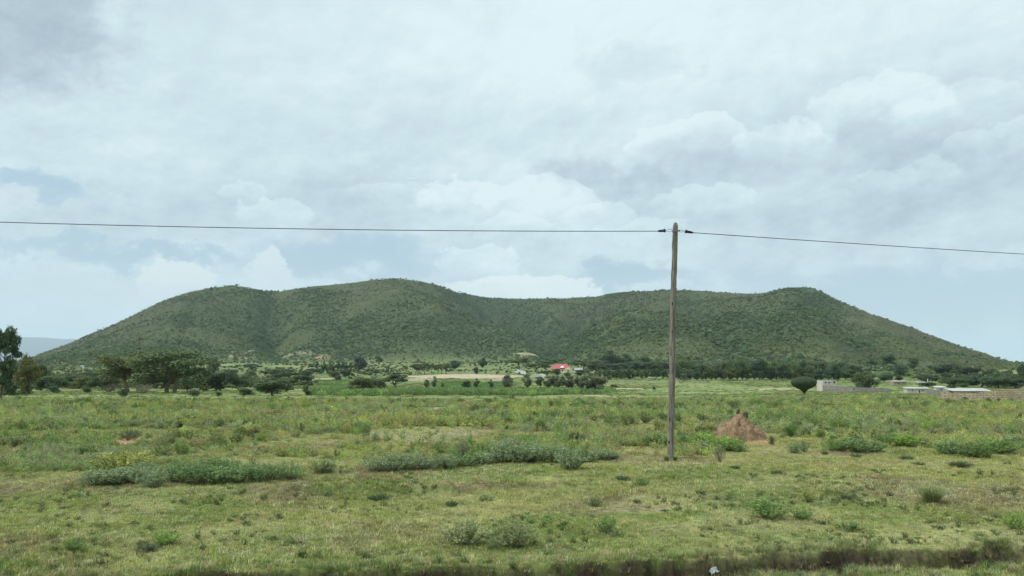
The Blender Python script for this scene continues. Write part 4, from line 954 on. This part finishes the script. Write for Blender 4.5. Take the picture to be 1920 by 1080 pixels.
# ------------------------------------------------------------------ termite mounds
def mound(px, by, ty, wpx, mat, name, label, knobs, seed, ecc=.75):
    x, y, z = hit(px, by); ux, uz = pix_dir(px, ty); h = CAMZ+float(uz)*y-z; r = wpx*y/F/2
    e = empty(name, (x, y+r*.5, z), 0, label, 'termite mound')
    nA, nR = 150, 90; A_, R2 = np.meshgrid(np.linspace(0, 2*np.pi, nA, endpoint=False), np.linspace(0, 1.02, nR)); 
    xx = np.cos(A_)*R2; yy = np.sin(A_)*R2
    pk = .08; d = np.hypot(xx-pk*(1-R2), yy)
    prof_ = 1.0*np.clip(1-np.hypot(xx, yy*1.1), 0, 1)**.98
    # front apron shelf with a rounded shoulder, gullied by rain
    ap = sst(1.0, .50, np.hypot((xx+.10)/1.0, (yy+.22)/.88))*(.56-.18*xx)
    hh = np.maximum(prof_, ap*sst(1.0, .9, R2)); hh = hh*sst(1.02, .86, R2)
    flute = fbm(np.cos(A_)*3.2+20, np.sin(A_)*3.2, .55, 3, seed)*.13*sst(.05, .5, R2)*sst(1, .8, R2)
    lump = fbm(xx+9, yy, .30, 6, seed+3, .62)*.17*sst(1.02, .8, R2)
    hh = hh+flute+lump
    V = np.stack([xx*r, yy*r*ecc, hh*h*1.0-.05*R2*h], -1); zt = V[..., 2].max(); V[..., 2] *= (h*(.86 if knobs else 1.))/zt
    ii = np.arange(nA*nR).reshape(nR, nA); q = np.stack([ii[:-1], np.roll(ii[:-1], -1, 1), np.roll(ii[1:], -1, 1), ii[1:]], -1).reshape(-1, 4)
    obj('soil_cone', mesh_np('soil_cone', V.reshape(-1, 3), q, mat, True), e)
    for kx, kh, kr, dk in knobs:
        mb = MB(); bz = h*.70
        g_ = np.random.default_rng(int(abs(kx)*1000)); n_ = 8
        ax = (kx*r, 0.0)
        mb.tube([(ax[0]+g_.normal()*.01, .05, bz+(h*kh-bz)*t_) for t_ in np.linspace(0, 1, n_)], [kr*(1.15-.25*t_+g_.normal()*.06) if t_ < .95 else kr*.45 for t_ in np.linspace(0, 1, n_)], 12)
        mb.build('chimney', dk, e, True)
M_mdark = mat_plain('dark_fresh_mound_soil', (.05, .038, .028), (.13, .09, .06), 6, .95, .8, 25)
mound(1397, 826, 768, 108, M_mound, 'termite_mound', 'big brown termite mound with two dark knobs right of the pole', ((-.06, 1.0, .06, M_mdark), (.20, .90, .10, M_mdark)), 71)
mound(875, 766, 752, 32, M_mound2, 'termite_mound', 'small red termite mound in the far scrub', (), 75)
mound(592, 737, 725, 18, M_mound2, 'termite_mound', 'tiny red-brown mound beside the crop field', (), 79)

# ------------------------------------------------------------------ power pole, clamps, cable
PY = hit(1257, 860)[1]
def pole():
    bx_, by_, bz_ = hit(1257, 860)
    e = empty('utility_pole', (bx_, by_, bz_), 0, 'crooked weathered wooden power pole standing in the grass', 'utility pole')
    O = np.array((bx_, by_, bz_))
    ctl = [(870, 1257.2), (820, 1257.6), (760, 1259), (700, 1260.2), (655, 1260.6), (600, 1261.6), (560, 1262.4), (520, 1263.6), (480, 1265), (450, 1265.6), (417.5, 1266.4)]
    ys_ = np.array([c_[0] for c_ in ctl][::-1]); xs_ = np.array([c_[1] for c_ in ctl][::-1]); n = 150; V = []; sides = 28
    for i, yy in enumerate(np.linspace(868, 417.5, n)):
        t_ = i/(n-1); c_ = np.array(at_depth(np.interp(yy, ys_, xs_), yy, by_))-O; rd = (.104-.026*t_)
        if t_ > .975: rd *= math.sqrt(max(.05, 1-((t_-.975)/.028)**2))
        for k_ in range(sides):
            a = 2*math.pi*k_/sides; kn = fbm(np.array([a*2.5+3]), np.array([c_[2]*1.4]), .9, 4, 90)[0]*.010 + fbm(np.array([math.cos(a)*2]), np.array([c_[2]*3.1+math.sin(a)*2]), .8, 3, 91)[0]*.009
            bump = .035*math.exp(-((yy-652)/3.)**2)*max(0, math.cos(a-math.pi))**3 + .016*math.exp(-((yy-545)/3)**2)*max(0, math.cos(a))**3
            V.append(c_+np.array((math.cos(a), math.sin(a), 0))*(rd+kn+bump))
    ii = np.arange(n*sides).reshape(n, sides); q = np.stack([ii[:-1], np.roll(ii[:-1], -1, 1), np.roll(ii[1:], -1, 1), ii[1:]], -1).reshape(-1, 4)
    V.append(np.array(at_depth(1266.4, 417, by_))-O); top = len(V)-1; tri = np.stack([ii[-1], np.roll(ii[-1], -1), np.full(sides, top)], -1)
    obj('shaft', mesh_np('shaft', V, [q, tri], M_pole, True), e)
    def P_(px, py, dy=0): return tuple(np.array(at_depth(px, py, by_+dy))-O)
    mb = MB(); c_ = np.array(P_(1265.8, 434)); mb.tube([c_-(0, 0, .022), c_+(0, 0, .022)], .088, 24); mb.box(tuple(c_+np.array((0, -.10, 0))), (.26, .02, .04)); mb.build('bracket', M_steel, e)
    mb = MB(); c_ = np.array(P_(1264.5, 446)); mb.tube([c_+np.array((0, -.06, 0)), c_+np.array((0, -.12, 0))], .018, 8); mb.build('bolt', M_steel, e)
    # knots and bolt hole
    for a, b in (((1234, 433.3), (1247.5, 432.3)), ((1299, 436.2), (1285, 433.8))):
        p0 = np.array(P_(*a, -.14)); p1 = np.array(P_(*b, -.14)); d = p1-p0; mb = MB()
        mb.tube([p0-d*.12, p0, p0+d*.15, p0+d*.8, p0+d*.82, p1], [.008, .022, .036, .042, .058, .055], 12)
        c = mb.build('strain_clamp', M_rubber, e, True)
        s_ = -1 if a[0] < b[0] else 1
        mb = MB(); w0 = (1266+s_*6, 429.5 if s_ < 0 else 431); mb.tube([p1, np.array(P_(1266+s_*12, w0[1]+.6, -.14)), np.array(P_(w0[0], w0[1], -.13))], .0075, 6); mb.tube([p1+np.array((0, 0, -.02)), np.array(P_(1266+s_*8, 434.5, -.14))], .0065, 6); mb.build('stay_wire', M_steel, c)
    return O
pole()
def cable(pts, label):
    # quadratic through three world points, long enough to leave the frame
    (x0, y0, z0), (x1, y1, z1), (x2, y2, z2) = pts; V = []
    for t_ in np.linspace(0, 1.7, 90):
        # param: t=0 clamp, .5 mid pt, 1 frame edge
        a = (1-t_)*(1-2*t_); b = 4*t_*(1-t_); c_ = t_*(2*t_-1); V.append((x0*a+x1*b+x2*c_, y0*a+y1*b+y2*c_, z0*a+z1*b+z2*c_))
    o = MB().tube(V, .0115, 6).build('power_cable', M_cable, None, True); tag(o, label, 'cable')
yp = PY-.14
def on(px, py, y): return at_depth(px, py, y)
# left span runs nearly across the view; right span recedes
p0 = np.array(on(1233.5, 433.4, yp)); e_ = np.array(on(0, 416.5, yp-1.0)); m2 = np.array(on(636, 430.2, yp-.5)); cable((p0, m2, e_), 'thin black cable running from the pole to the left edge')
p0 = np.array(on(1299.5, 436.3, yp)); e_ = np.array(on(1920, 476.5, yp+5.6)); mx = (p0+e_)/2; qx, _qy = project(mx[0], mx[1], mx[2])
m2 = np.array(on(float(qx), np.interp(float(qx), [1299.5, 1600, 1920], [436.3, 456.6, 476.5]), mx[1])); cable((p0, m2, e_), 'thin black cable running from the pole to the right edge')

# plastic bag by the ditch
def bag():
    x, y, z = hit(1338, 1079); g_ = np.random.default_rng(3); n = 22; V = []; 
    for i in range(n):
        for j in range(n):
            a, b = i/(n-1)-.5, j/(n-1)-.5; rr = math.hypot(a, b)
            V.append((a*.15, b*.10, max(0, .055*(1-(rr*1.9)**2))+.03*float(fbm(np.array([a*3.]), np.array([b*3.]), .5, 3, 44)[0])+.006))
    ii = np.arange(n*n).reshape(n, n); q = np.stack([ii[:-1, :-1], ii[1:, :-1], ii[1:, 1:], ii[:-1, 1:]], -1).reshape(-1, 4)
    o = obj('plastic_bag', mesh_np('plastic_bag', V, q, M_bag, True)); o.location = (x, y, z+.03); o.rotation_euler = (.25, -.1, .5)
    tag(o, 'crumpled white plastic litter lying by the ditch', 'litter')
bag()

# ------------------------------------------------------------------ buildings
def hip_roof(mb, x0, x1, y0, y1, z0, h, ov=.5, gable_x=None):
    x0 -= ov; x1 += ov; y0 -= ov; y1 += ov; wx, wy = x1-x0, y1-y0; c_ = .5*min(wx, wy)
    if wx >= wy: r0, r1 = (x0+c_, (y0+y1)/2, z0+h), (x1-c_, (y0+y1)/2, z0+h)
    else: r0, r1 = ((x0+x1)/2, y0+c_, z0+h), ((x0+x1)/2, y1-c_, z0+h)
    P4 = [(x0, y0, z0), (x1, y0, z0), (x1, y1, z0), (x0, y1, z0), r0, r1]
    fs = [(0, 1, 5, 4), (1, 2, 5), (2, 3, 4, 5), (3, 0, 4)] if wx >= wy else [(0, 1, 4), (1, 2, 5, 4), (2, 3, 5), (3, 0, 4, 5)]
    mb.poly(P4, fs+[(3, 2, 1, 0)])
def villa():
    x, y, z = hit(1052, 698.5); s_ = y/F
    e = empty('villa', (x, y, z), R_(-12), 'red-roofed villa with yellow walls at the foot of the hill', 'house')
    w2, hw, dp = 17*s_, 6.6*s_, 16*s_
    MB().box((0, dp/2, hw/2), (w2*2, dp, hw)).build('wall', M_cream, e)
    rf = MB(); hip_roof(rf, -w2, w2, 0, dp, hw+.01, 9.5*s_, .8); rr = rf.build('roof', M_red, e)
    g2 = MB(); hip_roof(g2, -w2*1.25, -w2*.35, -3.2*s_, dp*.6, hw+.03, 7.2*s_, .6); g2.build('roof_wing', M_red, rr)
    d2 = MB(); hip_roof(d2, -w2*.1, w2*.35, -2*s_, dp*.3, hw+2.5*s_, 3.2*s_, .2); d2.build('dormer', M_white, rr)
    # front gable porch
    gx0, gx1 = w2*.45, w2*1.15; gy0 = -5*s_; hp = hw*.98
    pb = MB(); n = 3
    for i in range(n+1): pb.box((gx0+(gx1-gx0)*i/n, gy0+.15, hp*.36), (.45, .3, hp*.72))
    for i in range(n):                                       # arches between the porch columns
        a0, a1 = gx0+(gx1-gx0)*i/n+.225, gx0+(gx1-gx0)*(i+1)/n-.225; cx = (a0+a1)/2; ra = (a1-a0)/2; pts = []; m_ = 10
        for q in range(m_+1):
            t_ = math.pi*q/m_; pts += [(cx-ra*math.cos(t_), gy0, hp*.62+min(ra, hp*.22)*math.sin(t_)), (cx-ra*math.cos(t_), gy0, hp)]
        pb.poly(pts+[(p[0], gy0+.3, p[2]) for p in pts], [(2*q, 2*q+2, 2*q+3, 2*q+1) for q in range(m_)]+[(2*q+len(pts), 2*q+1+len(pts), 2*q+3+len(pts), 2*q+2+len(pts)) for q in range(m_)]+[(2*q, 2*q+len(pts), 2*q+2+len(pts), 2*q+2) for q in range(m_)])
    pb.box(((gx0+gx1)/2, gy0/2+.6, .12), (gx1-gx0, -gy0+.2, .24)); pb.build('porch', M_cream, e)
    gb = MB(); cx = (gx0+gx1)/2; hg = 3.6*s_
    gb.poly([(gx0-.3, gy0-.05, hp), (gx1+.3, gy0-.05, hp), (cx, gy0-.05, hp+hg), (gx0-.3, gy0+.25, hp), (gx1+.3, gy0+.25, hp), (cx, gy0+.25, hp+hg)], [(0, 1, 2), (5, 4, 3), (0, 3, 4, 1)]); gb.build('gable', M_white, e)
    gr = MB(); gr.poly([(gx0-.5, gy0-.15, hp-.1), (cx, gy0-.15, hp+hg+.15), (gx1+.5, gy0-.15, hp-.1), (gx0-.5, dp*.4, hp-.1), (cx, dp*.4, hp+hg+.15), (gx1+.5, dp*.4, hp-.1)], [(0, 1, 4, 3), (1, 2, 5, 4)]); gr.build('roof', M_red, e)
    for wx in (-.85, -.55, -.2, .15):
        fw = MB().box((wx*w2, -.04, hw*.52), (1.5, .08, 1.5)).build('window', M_white, e); MB().box((wx*w2, -.09, hw*.52), (1.2, .05, 1.2)).build('pane', M_dark, fw)
    MB().box(((gx0+gx1)/2, -.05, hw*.36), (1.2, .1, hw*.7)).build('door', M_dark, e)
villa()
def simple_building(name, px, by, wpx, hpx, dpx, wm, rm, label, rz=0, roof='flat', openings=(), overhang=.3, cat='building', pitch=.25):
    x, y, z = hit(px, by); s_ = y/F; w2, h, dp = wpx*s_, hpx*s_, dpx*s_
    e = empty(name, (x, y, z), rz, label, cat)
    MB().box((0, dp/2, h/2-.3), (w2, dp, h+.6)).build('wall', wm, e)
    r = MB()
    if roof == 'flat': r.box((0, dp/2, h+.06), (w2+2*overhang, dp+2*overhang, .12))
    elif roof == 'mono':
        a = (-w2/2-overhang, w2/2+overhang, -overhang, dp+overhang); k = h+.02; t_ = .06; rise = pitch*dp
        r.poly([(a[0], a[2], k), (a[1], a[2], k), (a[1], a[3], k+rise), (a[0], a[3], k+rise), (a[0], a[2], k+t_), (a[1], a[2], k+t_), (a[1], a[3], k+rise+t_), (a[0], a[3], k+rise+t_)], [(3, 2, 1, 0), (4, 5, 6, 7), (0, 1, 5, 4), (2, 3, 7, 6), (1, 2, 6, 5), (3, 0, 4, 7)])
        nr_ = int(w2/.35)
        for i in range(nr_): xx = a[0]+(a[1]-a[0])*(i+.5)/nr_; r.tube([(xx, a[2], k+t_), (xx, a[3], k+rise+t_)], .035, 5)
    elif roof == 'gable':
        k = h; rise = pitch*dp; o_ = overhang; r.poly([(-w2/2-o_, -o_, k), (w2/2+o_, -o_, k), (w2/2+o_, dp/2, k+rise), (-w2/2-o_, dp/2, k+rise), (w2/2+o_, dp+o_, k), (-w2/2-o_, dp+o_, k)], [(0, 1, 2, 3), (3, 2, 4, 5), (0, 3, 5), (1, 4, 2), (5, 4, 1, 0)])
    if roof: r.build('roof', rm, e)
    for kind, ox, oz, ow, oh in openings:
        f_ = MB().box((ox*w2, -.03, oz*h), (ow*s_, .06, oh*s_)).build(kind, M_dark, e)
        if kind == 'window': MB().box((ox*w2, -.045, oz*h-oh*s_/2-.05), (ow*s_+.2, .09, .1)).build('sill', wm, f_)
    return e
simple_building('outbuilding', 1085, 699, 14, 6, 8, M_white, M_tin, 'small white-roofed outbuilding right of the villa', roof='gable', openings=(('door', -.2, .4, 1.6, 4), ('window', .22, .55, 2.2, 2)))
simple_building('block_house', 1556, 734, 27, 20, 22, M_plaster, M_plaster, 'small pale unfinished block house standing behind the grey wall', R_(8), None, (('window', -.28, .83, 3, 2.4), ('window', -.02, .83, 3, 2.4), ('door', .34, .85, 3, 4)))
def parapet(px, by, wpx, hpx):
    pass
def walls(name, pts, hm, mat, label, thick=.25, cat='wall', coping=None, topvar=0, hs=None):
    """free-standing wall through ground points given as photo feet"""
    P_ = [hit(*p) for p in pts]; O = P_[0]; e = empty(name, O, 0, label, cat)
    mb = MB()
    for i, (a, b) in enumerate(zip(P_[:-1], P_[1:])):
        a = np.array(a); b = np.array(b); L = np.linalg.norm((b-a)[:2]); rz = math.atan2(b[1]-a[1], b[0]-a[0]); n = max(1, int(L/.42))
        for k_ in range(n):
            m = a+(b-a)*(k_+.5)/n - np.array(O); hz_ = hm if hs is None else np.interp((i+(k_+.5)/n), range(len(hs)), hs); hz_ = hz_+(tr.choice((0, 0, topvar, -topvar)) if topvar else 0)
            mb.box((m[0], m[1], m[2]+hz_/2-.25), (L/n+.002*(k_ % 2), thick-.003*(k_ % 2), hz_+.5), rz)
    mb.build('masonry', mat, e)
    return e
walls('block_wall', [(1543, 735), (1600, 736), (1672, 736)], 2., M_gblock, 'long grey block wall running right from the pale block house', hs=(2.2, 1.7, 1.1))
walls('brick_wall', [(1766, 753.5), (1830, 754), (1870, 754.2), (1920, 754.5), (1975, 755)], 1.6, M_brick, 'long tan brick wall at the right edge of the plain', hs=(1.2, 1.1, 1.5, 1.72, 1.8), topvar=.02)
walls('brick_wall', [(1767, 751), (1792, 745)], 1.25, M_brick, 'short return of the brick wall running back from its left corner')
sh = simple_building('tin_roofed_shed', 1822, 748, 62, 14, 26, M_brick, M_tin, 'low brick shed with a sloping tin roof behind the brick wall', R_(-4), 'mono', (('door', .12, .55, 12, 7), ('window', -.3, .6, 3, 3)), .4, pitch=.16)
simple_building('compound_building', 1722, 738, 40, 9, 16, M_plaster, M_tin, 'low tan compound building with pale roofs left of the brick wall', R_(-6), 'mono', (('door', .05, .45, 2, 5), ('window', .2, .6, 2.4, 2), ('window', -.25, .6, 2.4, 2)), .3, pitch=.12)
simple_building('small_shed', 1765, 736, 16, 9, 12, M_plaster, M_tin, 'small shed with a white roof between the compound and the brick wall', R_(-6), 'mono', (('door', 0, .45, 2, 5),), .3, pitch=.2)
walls('compound_wall', [(1738, 739.5), (1768, 741)], 1.2, M_gblock, 'low grey wall joining the compound building to the brick wall')
simple_building('far_house', 1688, 721.5, 26, 6, 12, M_brick, M_tin, 'far tan house with a white roof edge beyond the compound', R_(5), 'mono', (('door', -.1, .45, 1.4, 4), ('window', .25, .6, 1.6, 1.6)), .4, pitch=.1)
simple_building('far_house', 1729, 722, 16, 4.5, 10, M_greyblk, M_tin, 'far grey house with a thin white roof left of the flagpole', R_(5), 'mono', (('door', 0, .45, 1.4, 3),), .4, pitch=.1)
simple_building('slope_house', 1650, 694, 9, 4, 6, M_white, M_tin, 'left white-roofed house on the slope among trees', 0, 'gable', (('door', 0, .4, 1.2, 3),), .3)
simple_building('slope_house', 1664, 694.5, 10, 3.6, 6, M_white, M_tin, 'right white-roofed house on the slope among trees', 0, 'gable', (('door', .1, .4, 1.2, 3),), .3)
simple_building('hut', 153, 690, 6, 3.5, 4, M_white, M_tin, 'tiny white-roofed hut on the slope above the left trees', 0, 'gable', (('door', 0, .4, 1, 2.4),), .2)
simple_building('hut', 61, 675.5, 4, 3, 4, M_white, M_tin, 'tiny white hut on the slope behind the yellowing tree', 0, 'gable', (('door', 0, .4, 1, 2),), .2)
def flagpole():
    x, y, z = hit(1740, 724); s_ = y/F; e = empty('flagpole', (x, y, z), 0, 'thin white pole standing behind the tan compound', 'pole')
    MB().tube([(0, 0, -.2), (0, 0, 13.5*s_)], [.14, .09], 10).build('mast', M_white, e, True); MB().box((0, 0, .2), (.9, .9, .5)).build('base', M_greyblk, e)
flagpole()
def white_fence(name, pts, hpx, label, arches):
    P_ = [np.array(hit(*p)) for p in pts]; O = P_[0]; s_ = O[1]/F; h = hpx*s_; e = empty(name, tuple(O), 0, label, 'fence'); mb = MB(); pn = MB()
    for a, b in zip(P_[:-1], P_[1:]):
        L = np.linalg.norm((b-a)[:2]); n = max(2, int(L/1.6)); rz = math.atan2(b[1]-a[1], b[0]-a[0])
        for k_ in range(n+1):
            m = a+(b-a)*k_/n-O; hk = h*(1+(.55*math.sin(math.pi*k_/n) if arches else 0)); mb.box((m[0], m[1], m[2]+hk/2), (.34, .34, hk), rz)
            if k_ < n:
                m = a+(b-a)*(k_+.5)/n-O; hk = h*(1+(.55*math.sin(math.pi*(k_+.5)/n) if arches else 0)); pn.box((m[0], m[1], m[2]+hk*.86), (L/n-.34, .2, hk*.2), rz); pn.box((m[0], m[1], m[2]+hk*.22), (L/n-.34, .2, hk*.4), rz)
    mb.build('posts', M_white, e); pn.build('rails', M_white, e)
white_fence('white_fence', [(966, 698), (976, 700.5), (986, 704)], 6., 'white balustrade fence left of the villa compound', False)
white_fence('arched_fence', [(999, 707.5), (1011, 707), (1023, 708)], 4.2, 'white arched fence in front of the villa compound', True)

# ------------------------------------------------------------------ haze: one even body of air round everything
def haze():
    L = 33000; zb, zt = -14, 1500
    o = MB().box((0, 8000, (zb+zt)/2), (2*L, 2*L, zt-zb)).mesh('haze', None) if False else None
    mb = MB().box((0, 6000, (zb+zt)/2), (84000, 84000, zt-zb)); m = bpy.data.materials.new('haze_air'); m.use_nodes = True; t = NT(m.node_tree); t.N.clear(); o_ = t.node('ShaderNodeOutputMaterial')
    v = t.node('ShaderNodeVolumePrincipled'); v.inputs['Color'].default_value = (.74, .87, 1., 1); v.inputs['Density'].default_value = 4.3e-5; v.inputs['Anisotropy'].default_value = .1
    t.L.new(v.outputs[0], o_.inputs['Volume']); ob = mb.build('haze', m); tag(ob, kind='stuff')
haze()
print('verts', len(X.ravel()), 'objects', len(S.objects), 'villa D', hit(1052, 702)[1], 'euph', hit(1508, 741)[1], 'pole', PY)
